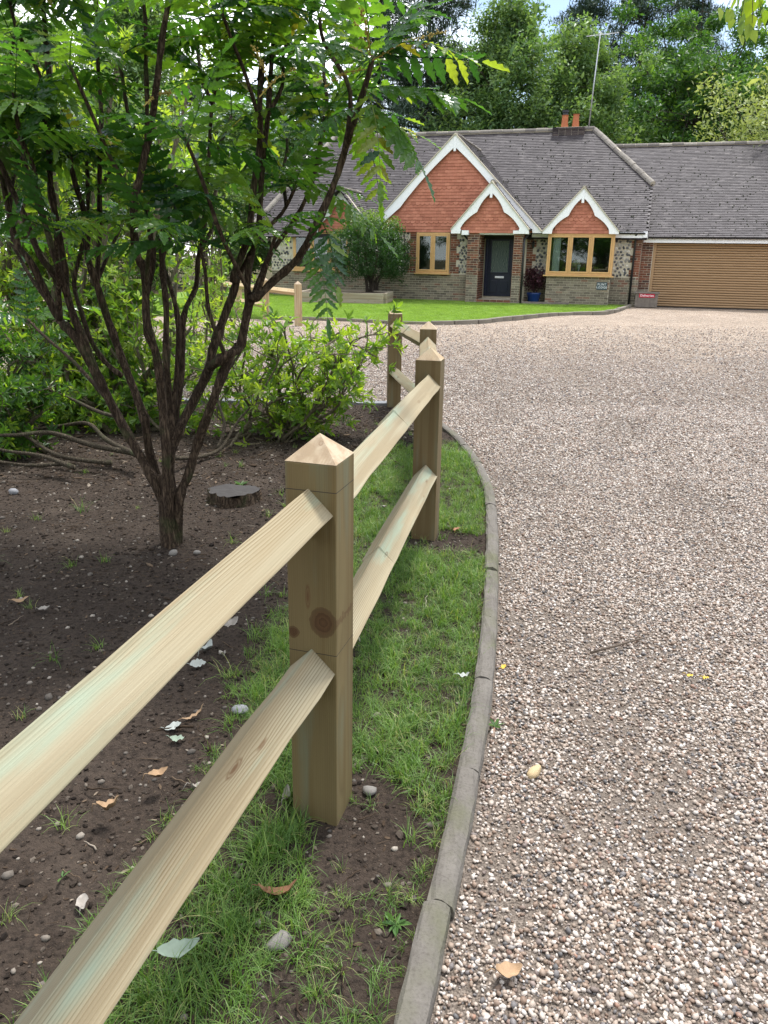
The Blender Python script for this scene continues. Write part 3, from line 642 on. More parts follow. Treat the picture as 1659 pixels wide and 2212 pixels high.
bricks(FR(0), -3.72, -2.93, 0, .93, bg_items); quoin(FR(0), -3.72, .95, 2.3, br_items, True); flints(FR(0), -3.42, -2.95, .95, 2.3)
bricks(FR(-.55), -2.93, -.89, 0, .93, bg_items); bricks(face((-.89, 0, 0), (0, -1, 0), (1, 0, 0)), 0.02, .55, 0, .93, bg_items)
bricks(FR(0), -.87, 0, 0, .93, bg_items); flints(FR(0), -.85, -.28, .95, 2.3); quoin(FR(0), -.005, .95, 2.3, br_items, False)
bricks(face((0, 0, 0), (0, 1, 0), (1, 0, 0)), 0, .28, 0, 2.2, br_items)
bricks(FR(.30), .02, .36, 0, .55, bg_items); bricks(FR(.30), .02, .36, .55, 2.2, br_items); bricks(FR(.30), 4.76, 6.4, 0, 2.2, br_items)
pieces('brick', wallo, bg_items, BOXV, np.array(BOXF), BRICKG, 190, 'brick_courses'); pieces('brick', wallo, br_items, BOXV, np.array(BOXF), BRICKR, 110, 'brick_courses')
fv, ff = ico(1); rg = np.random.default_rng(5); fv = fv*(1+rg.normal(0, .12, len(fv)))[:, None]
pieces('flint', wallo, fl_items, fv, ff, FLINT, 290, 'flint_work')

# roofs
TV = np.array([(x, y, z) for z in (-.008, .010) for y in (-.075, .075) for x in (-.0815, .0815)])
rt_items = []; roof_b = MB()
def slope(o, U, Vv, poly, skip=None):
    """tile one roof plane: o origin, U along eave, Vv up the slope, poly in (u,v)"""
    o, U, Vv = (np.asarray(q, float) for q in (o, U, Vv)); U = U/np.linalg.norm(U); Vv = Vv/np.linalg.norm(Vv); Nn = np.cross(U, Vv); Nn = Nn if Nn[2] > 0 else -Nn
    us_ = [p[0] for p in poly]; vs_ = [p[1] for p in poly]; sgn = 1. if np.cross(U, Vv)[2] > 0 else -1.
    k = len(poly); roof_b.add([o+U*p[0]+Vv*p[1]-Nn*.025 for p in poly], [tuple(range(k)) if sgn > 0 else tuple(range(k))[::-1]])
    v = min(vs_)+.03; r = 0; X = []
    while v < max(vs_):
        u = min(us_)+(.0825 if r % 2 else 0)
        n = int((max(us_)-u)/.165)+1; uu = u+.0825+np.arange(n)*.165; ok = inpoly(uu, np.full(n, v+.02), poly)
        for q in uu[ok]:
            ti = .15+random.gauss(0, .02); yw = random.gauss(0, .010)
            A = U*math.cos(yw)+Vv*math.sin(yw); B0 = -U*math.sin(yw)+Vv*math.cos(yw); B = B0*math.cos(ti)-Nn*math.sin(ti); N2 = Nn*math.cos(ti)+B0*math.sin(ti)
            P = o+U*(q+random.gauss(0, .002))+Vv*(v+.03+random.gauss(0, .002))+Nn*.008
            if skip is not None and skip(P): continue
            rt_items.append((np.stack([A, B, N2], 1), P))
        v += .1; r += 1
tz = (6.0-2.3)/4.5
EV = np.hypot(1, tz)                                  # main slope length per metre of run
z_main = lambda y: 2.3+tz*y
def under_gable(P):                                    # main tiles that lie under the cross gables
    x, y, z = P
    return (z < 5.15-1.03*abs(x+6.32)-.12 and y < 3.4) or (z < 3.65-1.13*abs(x+1.95)-.1 and y < 1.7) or (z < 3.7-1.13*abs(x+10.3)-.1 and y < 1.8)
slope((0, -.22, 2.3-.22*tz), (1, 0, 0), (0, 1, tz), [(-13.3, 0), (.12, 0), (.12, (1.95+.22)*EV), (-2.1, (4.5+.22)*EV), (-12.35, (4.5+.22)*EV), (-14.2, 3.9), (-14.2, 0)], under_gable)
slope((.12, 1.95, 3.9), (0, 1, 0), (-2.22, 0, 2.1), [(0, 0), (5.1, 0), (2.55, 3.056)])
roof_b.add([(-14.2, 9.2, 2.15), (.12, 9.2, 2.15), (.12, 7.05, 3.9), (-2.1, 4.5, 5.98), (-12.35, 4.5, 5.98)], [(0, 1, 2, 3, 4)])
roof_b.add([(-14.2, -.2, 2.15), (-14.2, 9.2, 2.15), (-12.35, 4.5, 5.98)], [(0, 1, 2)])
GZ = (5.32-2.2)/4.7
GH = np.hypot(1, GZ)
slope((.13, .08, 2.2), (1, 0, 0), (0, 1, GZ), [(0, 0), (6.6, 0), (6.6, 4.92*GH), (-1.62, 4.92*GH), (-.02, 2.56*GH)])
roof_b.add([(-1.4, 5, 5.46), (6.7, 5, 5.46), (6.7, 9.8, 2.2), (.13, 9.8, 2.2)], [(0, 1, 2, 3)])
def cross_gable(xc, za, half, zf, y0, y1):
    """two small roof planes falling away left and right from a ridge that runs back into the main roof"""
    tg = (za-zf)/half; L = math.hypot(half, za-zf)
    for s in (-1, 1):
        slope((xc+s*half, y0, zf), (0, 1, 0), (-s*half, 0, za-zf), [(0, 0), (y1-y0, 0), (y1-y0, L), (0, L)], lambda P: P[2] < z_main(P[1])-.06)
GABS = {'big': (-6.32+.12, 5.30, 3.05, 2.28, -.62, 3.9), 'porch': (-4.82, 3.80, 1.28, 2.36, -1.17, 2.1), 'bay': (-1.95, 3.64, 1.20, 2.32, -.72, 1.7), 'small': (-10.3, 3.72, 1.2, 2.32, -.6, 1.8)}
for g in GABS.values(): cross_gable(*g)
roofo = roof_b.build('roof', TILEU, house)
pieces('roof_tile', roofo, rt_items, TV, np.array(BOXF), RTILE, 300, 'roof_tile_courses')
print('tiles', len(rt_items))
MOSS = plain('moss', (.035, .04, .02), .95, .4, 20.)
mv = []; mi = rng.choice(len(rt_items), 2800); b = MB(); v0, f0 = ico(1)
mm_ = [k for k in mi if random.random() < np.clip(1.25-(rt_items[k][1][2]-2.3)/3.2, .12, 1)]
b.rep(v0, f0, rotm(len(mm_))*rng.uniform(.008, .030, len(mm_))[:, None, None], np.array([rt_items[k][1]+np.array([random.gauss(0, .05), -.055, -.02]) for k in mm_]), rng.uniform(0, 1, len(mm_)))
q = b.build('roof_moss', MOSS, roofo); q['kind'] = 'stuff'
def ridge(A, B, name='ridge_tile', rad=.11, l=.42):
    A, B = np.array(A, float), np.array(B, float); d = B-A; L = np.linalg.norm(d); n = int(L/l); d /= L; s = np.cross(d, [0, 0, 1.]); s /= np.linalg.norm(s); up = np.cross(s, d); b = MB(); K = 7
    ll = L/n; V = []
    for t_ in (-.5*ll+.008, .5*ll-.008):
        for rr in (rad, rad-.02):
            for k in range(K): th = math.pi*k/(K-1); V.append((t_, math.cos(th)*rr, math.sin(th)*rr-.035))
    F = []
    for k in range(K-1): F += [(k, k+1, 2*K+k+1, 2*K+k), (K+k+1, K+k, 3*K+k, 3*K+k+1), (k+1, k, K+k, K+k+1), (2*K+k, 2*K+k+1, 3*K+k+1, 3*K+k)]
    b.add(V, F); me = b.mesh(name, RIDGE)
    for i in range(n):
        P = A+d*ll*(i+.5)+up*random.gauss(0, .006); o = obj(name, me, roofo); mm = Matrix.Identity(4)
        for r in range(3): mm[r][0], mm[r][1], mm[r][2], mm[r][3] = d[r], s[r], up[r], P[r]
        o.matrix_local = mm
    mo = MB(); mo.tube([A-up*.02, B-up*.02], rad-.022, 8); mo.build('ridge_mortar', MORT, roofo)
ridge((-12.35, 4.5, 6.05), (-2.1, 4.5, 6.05)); ridge((-1.45, 5.0, 5.50), (6.6, 5.0, 5.50)); ridge((-2.1, 4.5, 6.03), (.14, 1.95, 3.95), 'hip_tile', .12, .30); ridge((-12.35, 4.5, 6.03), (-14.0, .3, 2.6), 'hip_tile', .12, .34)
for k, g in GABS.items(): ridge((g[0], g[4]+.12, g[1]+.03), (g[0], (g[1]-2.3)/tz+.05, g[1]+.03), 'ridge_tile', .08, .3)

# gables: hung tiles and scalloped bargeboards
def plaintile(round_=False):
    if not round_: pr = [(-.0815, 0), (.0815, 0), (.0815, .13), (-.0815, .13)]
    else: pr = [(math.cos(t_)*.0815, .045-math.sin(t_)*.06) for t_ in np.linspace(math.pi, 0, 9)]+[(.0815, .13), (-.0815, .13)]
    k = len(pr); V = [(x, 0, z) for x, z in pr]+[(x, -.030, z) for x, z in pr]
    return np.array(V), [tuple(range(k)), tuple(range(k, 2*k))[::-1]]+[(i, k+i, k+(i+1) % k, (i+1) % k) for i in range(k)]
def hang(xc, za, half, zf, y, zb, bands, gname):
    tg = (za-zf)/half; core = MB(); core.prism([(-half+.1, 0), (half-.1, 0), (half-.1, max(.01, zf-zb)), (0, za-zb-.08), (-half+.1, max(.01, zf-zb))], (xc, y, zb), (1, 0, 0), (0, 0, 1), (0, 1, 0), .0, .25)
    go = core.build('gable', plain('gable_core', (.16, .06, .04), .9), house); n1 = []; n2 = []; r = 0; z = zb
    while z < za-.1:
        hw_ = min(half-.30, (za-z)/tg-.10); u = -hw_+(.08 if r % 2 else 0); lst = n2 if any(abs(r-q) < .5 for q in bands) else n1
        for q in np.arange(-int(hw_/.165)-1, int(hw_/.165)+2):
            x = q*.165+(.0825 if r % 2 else 0)
            if abs(x) < hw_-.04:
                ti = .20+random.gauss(0, .012); lst.append((rx_(-ti)[0] @ ry_(random.gauss(0, .006))[0], np.array([xc+x, y-.022-random.random()*.003, z-.012+random.gauss(0, .0015)])))
        z += .098; r += 1
    return go, n1, n2
allh = []
for g, y, zb, bands in (('big', -.5, 2.30, (3, 9, 14)), ('porch', -1.02, 2.27, (4, )), ('bay', -.58, 2.28, (4, 5)), ('small', -.12, 2.3, (4,))):
    xc, za, half, zf = GABS[g][:4]; allh.append(hang(xc, za-.05, half, zf, y, zb, bands, g))
nn = {0: 190, 1: 60, 2: 40, 3: 10}
for i, (go, n1, n2) in enumerate(allh):
    V, F = plaintile(); b = MB()
    def put(items, V, F, n):
        b = MB(); b.add(V, F); me = b.mesh('hanging_tile', HTILE); rest = []
        C = hw(np.array([t for _, t in items])); od = np.argsort(np.linalg.norm(C-_c, axis=1))
        for k in od[:n]:
            o = obj('hanging_tile', me, go); mm = Matrix.Identity(4); Mx, T = items[k]
            for r in range(3):
                for c in range(3): mm[r][c] = Mx[r][c]
                mm[r][3] = T[r]
            o.matrix_local = mm
        b = MB()
        for k in od[n:]:
            b.add(V @ items[k][0].T+items[k][1], F, random.random())
        if len(od) > n: q = b.build('hanging_tile_courses', HTILE, go); q['kind'] = 'stuff'
    put(n1, V, F, nn[i]-len(n2) if nn[i] > len(n2) else 0)
    if n2: put(n2, *plaintile(True), min(len(n2), nn[i]))
def barge(xc, za, half, zf, y, wd, ncusp, foot):
    L = math.hypot(half, za-zf); c, s_ = half/L, (za-zf)/L
    for sd_ in (-1, 1):
        up = []; lo = []
        for t_ in np.linspace(0, 1, 60):
            a = t_*L; ph = t_*ncusp; fr_ = ph-math.floor(ph) if t_ < 1 else 1.
            wv = wd*(1.0-.36*math.sin(math.pi*min(fr_, 1))**.8)
            if ncusp > 2: wv = wd*(1.0-.30*math.sin(math.pi*(t_*1.5 % 1))**.8)
            up.append((a*c, -a*s_)); lo.append((a*c-wv*s_, -a*s_-wv*c))
        lo = [p for p in lo if p[0] > 0.0]
        apex = [(0, -wd/c*1.02)]
        lo = [p for p in lo if not (p[0] < .02)]
        fx = half; fz = -(za-zf)
        end = [(fx, fz-foot), (fx-wd*1.15, fz-foot), (fx-wd*1.2, fz-foot+.12)]
        lo = [p for p in lo if p[1] > fz-foot+.14 and p[0] < fx-wd*.9]
        poly = up+end+lo[::-1]+apex
        P3 = [(xc+sd_*p[0], p[1]) for p in poly]
        b = MB(); b.prism([(x, z) for x, z in (P3 if sd_ > 0 else P3[::-1])], (0, y, za), (1, 0, 0), (0, 0, 1), (0, 1, 0), 0, .035); o = b.build('bargeboard', WHITE, house)
        # tile undercloak line above the board
        b = MB(); b.prism([(0, .004), (half*1.01*sd_, -(za-zf)*1.01+.004), (half*1.01*sd_, -(za-zf)*1.01+.045), (0, .05)] if sd_ < 0 else [(0, .05), (half*1.01, -(za-zf)*1.01+.045), (half*1.01, -(za-zf)*1.01+.004), (0, .004)], (xc, y-.04, za), (1, 0, 0), (0, 0, 1), (0, 1, 0), 0, .14); b.build('verge_mortar', MORT, house)
    b = MB(); b.box(xc-.04, xc+.04, y-.012, y-.002, za-wd*1.7, za-.08); b.build('bargeboard_apex', WHITE, house)
barge(GABS['big'][0], 5.29, 3.05, 2.28, -.66, .29, 3, .0); barge(GABS['porch'][0], 3.79, 1.28, 2.36, -1.2, .27, 2, .12); barge(GABS['bay'][0], 3.63, 1.20, 2.32, -.76, .26, 2, .06); barge(GABS['small'][0], 3.71, 1.2, 2.32, -.3, .25, 2, .05)
# soffit boxes, fascias, gutters, downpipes
for q in ((-5.75, -5.52, -1.16, -.55, 2.20, 2.34), (-4.05, -3.60, -1.16, -.1, 2.24, 2.34), (-3.55, -3.0, -.24, -.02, 2.16, 2.33), (-.85, -.002, -.24, -.02, 2.16, 2.33), (.0, .13, -.26, .1, 2.17, 2.36)):
    b = MB(); b.box(*q); b.build('soffit', WHITE, house)
b = MB(); b.box(.03, 6.5, .10, .29, 2.03, 2.19); b.build('fascia', WHITE, house)
def gutter(x0, x1, y, z):
    b = MB(); K = 6; V = []
    for x in (x0, x1):
        for k in range(K): th = math.pi+math.pi*k/(K-1); V.append((x, y+math.cos(th)*.055, z+math.sin(th)*.055))
    b.add(V, [(k, k+1, K+k+1, K+k) for k in range(K-1)]); b.build('gutter', BLACK, house)
gutter(.05, 6.5, .03, 2.2); gutter(-3.62, -3.05, -.28, 2.32); gutter(-.78, .06, -.28, 2.32)
def pipe(P): b = MB(); b.tube(P, .034, 10); o = b.build('downpipe', BLACK, house, True); return o
pipe([(-5.68, -1.1, 2.28), (-5.68, -1.0, 2.18), (-5.62, -.60, 2.05), (-5.62, -.56, 1.95), (-5.62, -.56, .02)])
pipe([(-3.62, -.26, 2.27), (-3.66, -.5, 2.2), (-3.68, -1.0, 2.08), (-3.68, -1.04, 1.95), (-3.68, -1.04, .02)])
pipe([(-.22, -.28, 2.28), (-.22, -.12, 2.18), (-.22, -.06, 2.05), (-.22, -.06, .02)])
# windows
M = Mt('window_glass'); gl = M.n('BsdfGlossy', Roughness=.02); gl.inputs[0].default_value = (.9, .95, .95, 1); tr = M.n('BsdfTransparent'); tr.inputs[0].default_value = (.72, .78, .76, 1); lw = M.n('Fresnel', IOR=1.5); ms = M.n('MixShader')
M.l(M.math('MULTIPLY_ADD', lw.outputs[0], 1.1, .03), ms.inputs[0]); M.l(tr.outputs[0], ms.inputs[1]); M.l(gl.outputs[0], ms.inputs[2]); M.l(ms.outputs[0], M.out.inputs[0]); GLASS = M.m
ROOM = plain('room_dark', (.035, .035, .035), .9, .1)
def window(x0, x1, z0, z1, y, lights, sill=.05, side=None):
    f = .065; wn = MB(); wn.box(x0, x1, y, y+.07, z0, z0+f); wn.box(x0, x1, y, y+.07, z1-f, z1); wn.box(x0, x0+f, y, y+.07, z0+f, z1-f); wn.box(x1-f, x1, y, y+.07, z0+f, z1-f)
    wo_ = bevel(wn.build('window', OAKF, house), .006); wx = (x1-x0-2*f)/lights
    for k in range(lights):
        a = x0+f+wx*k; e = a+wx
        if k: b = MB(); b.box(a-.03, a+.03, y+.004, y+.066, z0+f, z1-f); bevel(b.build('mullion', OAKF, wo_), .006)
        g = .05; a2, e2 = a+(.032 if k else .002), e-(.032 if k < lights-1 else .002); b = MB(); zz0, zz1 = z0+f+.002, z1-f-.002
        b.box(a2, e2, y-.016, y+.03, zz0, zz0+g); b.box(a2, e2, y-.016, y+.03, zz1-g, zz1); b.box(a2, a2+g, y-.016, y+.03, zz0+g, zz1-g); b.box(e2-g, e2, y-.016, y+.03, zz0+g, zz1-g); bevel(b.build('casement', OAKF, wo_), .008)
        b = MB(); b.box(a2+g-.004, e2-g+.004, y+.004, y+.012, zz0+g-.004, zz1-g+.004); b.build('pane', GLASS, wo_)
    b = MB(); b.box(x0-sill, x1+sill, y-.08, y+.1, z0-.045, z0-.003); bevel(b.build('sill', OAKF, wo_), .006)
    return wo_
w1 = window(W1[0], W1[1], .96, 2.28, -.56, 2)
# bay: front of three lights with glazed returns
w2 = window(-2.97, -.85, .98, 2.27, -.60, 3, .07)
for xs_ in (-2.97, -.85-.07):
    b = MB(); b.box(xs_, xs_+.07, -.528, -.45, .98, 2.27); b.box(xs_, xs_+.07, -.08, -.01, .98, 2.27); b.box(xs_, xs_+.07, -.45, -.08, .98, 1.06); b.box(xs_, xs_+.07, -.45, -.08, 2.19, 2.27); bevel(b.build('return_frame', OAKF, w2), .006)
    b = MB(); b.box(xs_+.03, xs_+.038, -.452, -.078, 1.055, 2.195); b.build('pane', GLASS, w2)
window(-12.3, -10.1, .96, 2.28, -.05, 3)
# dark rooms behind the panes
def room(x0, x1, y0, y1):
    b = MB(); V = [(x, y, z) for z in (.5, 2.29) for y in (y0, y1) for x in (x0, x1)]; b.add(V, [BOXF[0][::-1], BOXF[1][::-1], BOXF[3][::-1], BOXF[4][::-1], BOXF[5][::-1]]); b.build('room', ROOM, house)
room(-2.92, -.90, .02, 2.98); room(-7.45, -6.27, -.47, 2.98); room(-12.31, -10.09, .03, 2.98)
b = MB(); b.box(-2.9, -.92, -.5, .0, .93, .97); b.build('window_board', WHITE, house)
b = MB(); b.box(W1[0]+.01, W1[1]-.01, -.49, -.2, .93, .97); b.build('window_board', WHITE, house)
# door in the porch
NAVY = plain('navy_door', (.012, .014, .035), .3, .1)
dr = MB(); dr.box(-5.12, -4.10, -.0, .038, .22, 2.24); dr = dr.build('door', NAVY, house)
for a, e, z0, z1 in ((-5.12, -5.05, .22, 2.24), (-4.17, -4.10, .22, 2.24), (-5.05, -4.17, 2.16, 2.24)):
    b = MB(); b.box(a, e, -.05, -.001, z0, z1); bevel(b.build('door_frame', NAVY, dr), .005)
M = Mt('door_glass'); n = M.noise(M.objco(), 9., 2); wv = M.n('TexWave'); wv.inputs['Scale'].default_value = 7.; wv.inputs['Distortion'].default_value = 9.; M.l(M.objco(), wv.inputs[0])
M.set(M.mix(M.ramp(wv.outputs[0], [(.78, (0,)*3), (.9, (.6,)*3)]), (.05, .075, .07), (.20, .24, .22)), .2, .5); DG = M.m
b = MB(); b.box(-4.90, -4.32, -.012, -.001, 1.02, 2.04); b.build('glass_panel', DG, dr)
for a, e, z0, z1 in ((-4.95, -4.90, .98, 2.08), (-4.32, -4.27, .98, 2.08), (-4.90, -4.32, .98, 1.02), (-4.90, -4.32, 2.04, 2.08), (-4.93, -4.66, .34, .74), (-4.56, -4.29, .34, .74)):
    b = MB(); b.box(a, e, -.022, -.0005, z0, z1); bevel(b.build('door_moulding', NAVY, dr), .008)
CHROME = plain('chrome', (.7, .7, .72), .25, .05, 5., 0, .5, 1.)
b = MB(); b.box(-4.75, -4.44, -.03, -.003, .82, .89); bevel(b.build('letter_plate', plain('letter_plate', (.75, .75, .77), .35), dr), .01)
b = MB(); b.box(-5.17, -4.03, -.98, .035, .0, .14); st_ = b.build('porch_step', MORT, house)
for r in range(2):
    for k in range(5): b = MB(); b.box(-5.16+k*.226+(.0), -5.16+k*.226+.214, -.99, -.88, .005+r*.073, .067+r*.073); b.build('brick', BRICKR, st_)
b = MB(); b.box(-5.17, -4.03, -1.0, -.0, 2.22, 2.28); b.build('porch_ceiling', WHITE, house)
# roller garage door of wood-grain slats
M = Mt('golden_oak_slat'); co = M.mapping(M.objco(), (1.1, 1, 26)); n = M.noise(co, 1.2, 3); br = M.n('TexBrick'); M.l(M.mapping(M.objco(), (1, 1, 1)), br.inputs[0])
n2 = M.noise(M.mapping(M.pos(), (2.2, 2.2, 28.)), 1., 1)
M.set(M.mix(n, M.mix(n2, (.27, .165, .08), (.42, .275, .15)), (.33, .205, .10)), .45, .4); SLAT = M.m
gd = MB(); gd.box(.37, .46, .33, .40, 0, 2.1); gd.box(4.66, 4.75, .33, .40, 0, 2.1); gd = gd.build('garage_door', SLAT, house)
prof = [(0, 0), (-.018, .008), (-.026, .033), (-.020, .060), (0, .067)]
b = MB(); K = 5; V = []
for x in (.46, 4.66): V += [(x, p[0], p[1]) for p in prof]
b.add(V, [(k, k+1, K+k+1, K+k)[::-1] for k in range(K-1)]+[(K-1, 0, K, 2*K-1)[::-1]]); me = b.mesh('slat', SLAT)
for k in range(27):
    o = obj('slat', me, gd); o.location = (0, .40, .03+k*.077)
b = MB(); b.box(.46, 4.66, .36, .42, .0, .028); b.build('bottom_seal', BLACK, gd)
b = MB(); b.box(.37, 4.75, .45, .47, 0, 2.2); b.build('door_backing', TILEU, gd)
# chimney
BRD = rnd_mat('chimney_brick', [(0, (.03, .025, .028)), (1, (.09, .07, .065))], .9)
ch = MB(); ch.box(-3.6, -2.45, 4.25, 5.0, 5.6, 6.08); ch = ch.build('chimney', MORT, house)
for r in range(5):
    for k in range(5):
        b = MB(); x = -3.61+k*.235; zz = 5.72+r*.075; b.box(x+.005*(r % 2), min(x+.225, -2.44), 4.235-(.03 if r == 4 else 0), 5.01, zz, zz+.066); b.build('brick', BRD, ch)
b = MB(); b.box(-3.5, -2.55, 4.35, 4.9, 6.05, 6.12); b.build('flaunching', MORT, ch)
TERR = plain('terracotta', (.42, .14, .06), .8, .2)
for x, hh in ((-3.22, .48), (-2.82, .50)):
    b = MB(); b.tube([(x, 4.62, 6.08), (x, 4.62, 6.13), (x, 4.62, 6.3), (x, 4.62, 6.03+hh), (x, 4.62, 6.07+hh)], [.14, .135, .12, .11, .13], 16); cp = b.build('chimney_pot', TERR, ch, False)
    if hh < .5: b = MB(); b.tube([(x, 4.62, 6.55), (x, 4.62, 6.63)], .10, 12); b.tube([(x, 4.62, 6.64), (x, 4.62, 6.71), (x, 4.62, 6.72)], [.13, .13, .15], 12); b.build('cowl', BLACK, cp)
# interior bits that show through the bay
CLOTH = plain('white_curtain', (.75, .76, .74), .8, .05)
b = MB(); b.V; pr_ = []
for k in range(16): pr_.append((-2.80+k*.016, -.40+.018*math.sin(k*1.7)))
V = [(x, y, z) for z in (1.0, 2.2) for x, y in pr_]; b.add(V, [(k, k+1, 17+k, 16+k) for k in range(15)]); cu = b.build('curtain', CLOTH, None, True); cu.matrix_world = Matrix.Translation((O[0], O[1], 0)) @ Matrix.Rotation(HA, 4, 'Z'); tag(cu, 'white curtain hanging inside the three-light bay window', 'curtain')

# ------------------------------------------------------------------ small things about the house
HMX = Matrix.Translation((O[0], O[1], 0)) @ Matrix.Rotation(HA, 4, 'Z')
def hplace(o, x, y, z, rz=0.): o.location = HMX @ Vector((x, y, z)); o.rotation_euler = (0, 0, HA+rz); return o
def text_mesh(txt, size, mat, name, parent, loc, font_space=1.0, ext=.002, squash=1.):
    cu_ = bpy.data.curves.new(name, 'FONT'); cu_.body = txt; cu_.size = size; cu_.align_x = 'CENTER'; cu_.align_y = 'CENTER'; cu_.extrude = ext; cu_.space_character = font_space; cu_.space_line = .95
    to = bpy.data.objects.new(name+'_tmp', cu_); COL.objects.link(to); bpy.context.view_layer.update()
    me = bpy.data.meshes.new_from_object(to.evaluated_get(bpy.context.evaluated_depsgraph_get())); bpy.data.objects.remove(to)
    me.materials.clear(); me.materials.append(mat); o = obj(name, me, parent); o.location = loc; o.rotation_euler = (math.pi/2, 0, 0); o.scale = (squash, 1, 1); return o
SLATE = plain('slate_sign', (.06, .085, .095), .6, .15, 10., .2); SIGNW = plain('sign_lettering', (.75, .76, .76), .6)
sg_ = empty('name_sign'); tag(sg_, 'small slate plaque lettered FLINT LODGE below the bay window', 'sign'); hplace(sg_, -1.12, -.575, .66)
b = MB(); b.box(-.17, .17, -.006, .004, -.12, .12); bevel(b.build('plaque', SLATE, sg_), .004)
text_mesh('FLINT\nLODGE', .098, SIGNW, 'lettering', sg_, (0, -.008, .0), 1.1)
WOODG = plain('weathered_timber', (.17, .145, .12), .9, .35, 12., .5)
db = empty('delivery_box'); tag(db, 'weathered timber box with a red Deliveries sign beside the garage door', 'box'); hplace(db, .32, -.28, 0)
for k in range(9): b = MB(); b.box(-.35+k*.078, -.35+k*.078+.074, -.25, -.225, .03, .46+random.gauss(0, .002)); b.build('plank', WOODG, db)
b = MB(); b.box(-.35, -.33, -.22, .22, .03, .46); b.box(.33, .35, -.22, .22, .03, .46); b.box(-.35, .35, .2, .22, .03, .46); b.box(-.34, .34, -.22, .2, .04, .06); b.build('side_panel', WOODG, db)
b = MB(); b.box(-.39, .39, -.28, .24, .462, .495); o = bevel(b.build('lid', WOODG, db), .006); o.rotation_euler = (.02, 0, 0)
b = MB(); b.box(-.24, .24, -.262, -.252, .335, .455); s2 = bevel(b.build('sign_board', plain('red_sign', (.48, .012, .04), .4), db), .004)
text_mesh('Deliveries', .105, plain('white_lettering', (.85, .85, .85), .5), 'lettering', s2, (0, -.265, .395), 1.0)
# blue pot with red maple
def lathe(b, prof, n=20, c=(0, 0)):
    V = [(c[0]+r*math.cos(t_), c[1]+r*math.sin(t_), z) for r, z in prof for t_ in np.linspace(0, 2*math.pi, n, endpoint=False)]
    b.add(V, [(i*n+j, i*n+(j+1) % n, (i+1)*n+(j+1) % n, (i+1)*n+j) for i in range(len(prof)-1) for j in range(n)]+[tuple(range(n))[::-1]])
LEAFV = np.array([(0, 0, 0), (.5, .22, .04), (1, 0, -.05), (.5, -.22, .04)]); LEAFF = np.array([(0, 2, 1), (0, 3, 2)])
LEAF6 = np.array([(0, 0, 0), (.38, .155, .045), (.74, .125, .02), (1, 0, -.07), (.74, -.125, .02), (.38, -.155, .045)]); LEAF6F = np.array([(0, 3, 2, 1), (0, 5, 4, 3)])
def leaves(b, C, size, tilt=.9, var=.3, rg=rng, V=LEAFV, F=LEAFF, rc=None, up=.0):
    n = len(C); az = rg.uniform(0, 6.28, n); el = rg.normal(up, tilt*.55, n); ro = rg.normal(0, .6, n)
    Mx = rz_(az) @ ry_(-el) @ rx_(ro) * (size*np.exp(rg.normal(0, var, n)))[:, None, None]
    b.rep(V, F, Mx, C, rg.uniform(0, 1, n) if rc is None else rc)
def blob_leaves(rad, n, rg, shell=.55):
    d = rg.normal(0, 1, (n, 3)); d /= np.linalg.norm(d, axis=1)[:, None]; r = shell+(1-shell)*rg.uniform(0, 1, n)**.7; return d*r[:, None]*np.array(rad)
pt_ = empty('potted_maple'); tag(pt_, 'dark red leafy maple in a glazed blue pot beside the porch', 'potted plant'); hplace(pt_, -3.33, -.42, 0)
b = MB(); lathe(b, [(.15, 0), (.19, .12), (.23, .30), (.25, .36), (.25, .39), (.22, .39), (.21, .33), (0.01, .32)]); b.build('pot', plain('blue_glaze', (.010, .03, .12), .15), pt_, True)
b = MB(); 
for k in range(6): a = k*1.05; b.tube(smooth_path([(0, 0, .3), (.05*math.cos(a), .05*math.sin(a), .55), (.25*math.cos(a), .2*math.sin(a), .95)]), np.linspace(.015, .004, 9), 5)
b.build('trunk', BARK_T, pt_, True)
rg = np.random.default_rng(8); b = MB(); C = blob_leaves((.42, .34, .42), 1500, rg, .3)+np.array([0, 0, .86]); C[:, 2] -= .12*np.hypot(C[:, 0], C[:, 1]); leaves(b, C, .075, 1., .25, rg, up=-.4); q = b.build('crown', MAPLEL, pt_); q['kind'] = 'stuff'
# timber edging in the grass by the pot
b = MB(); b.box(-.85, .85, -.04, .04, 0, .09); o = bevel(b.build('timber_edging', WOODG), .006); hplace(o, -2.95, -.95, .03, R_(4)); tag(o, 'low weathered timber edging board in the lawn below the bay window', 'edging board')
# porch lantern
wl = empty('wall_lantern'); tag(wl, 'small black lantern on the flint wall beside the porch', 'wall lamp'); hplace(wl, -3.5, -.03, 1.95)
b = MB(); b.box(-.03, .03, -.02, 0, -.1, .1); b.tube([(0, -.01, .08), (0, -.08, .13), (0, -.11, .1)], .008, 6); b.build('bracket', BLACK, wl)
b = MB(); lathe(b, [(.03, -.14), (.055, -.0), (.06, .01), (.0, .08)], 6, (0, -.11)); b.build('lantern', BLACK, wl)
# aerial
ALU = plain('galvanised', (.45, .46, .47), .4, .1, 9., 0, .5, .6)
ae = empty('television_aerial'); tag(ae, 'tall thin mast with a rooftop television aerial beside the chimney', 'aerial'); hplace(ae, -2.33, 4.55, 5.95)
b = MB(); b.tube([(0, 0, 0), (.05, 0, 1.6), (.12, 0, 3.25)], .022, 8); b.build('mast', ALU, ae, True)
b = MB(); b.tube([(-.35, 0, 3.12), (.75, .1, 3.2)], .012, 6); b.build('boom', ALU, ae)
for k in range(9): x = -.3+k*.12; b = MB(); b.tube([(x, -.16, 3.12+x*.07+.03), (x+.02, .0, 3.13+x*.07), (x, .2, 3.14+x*.07+.05)], .006, 5); b.build('element', ALU, ae)
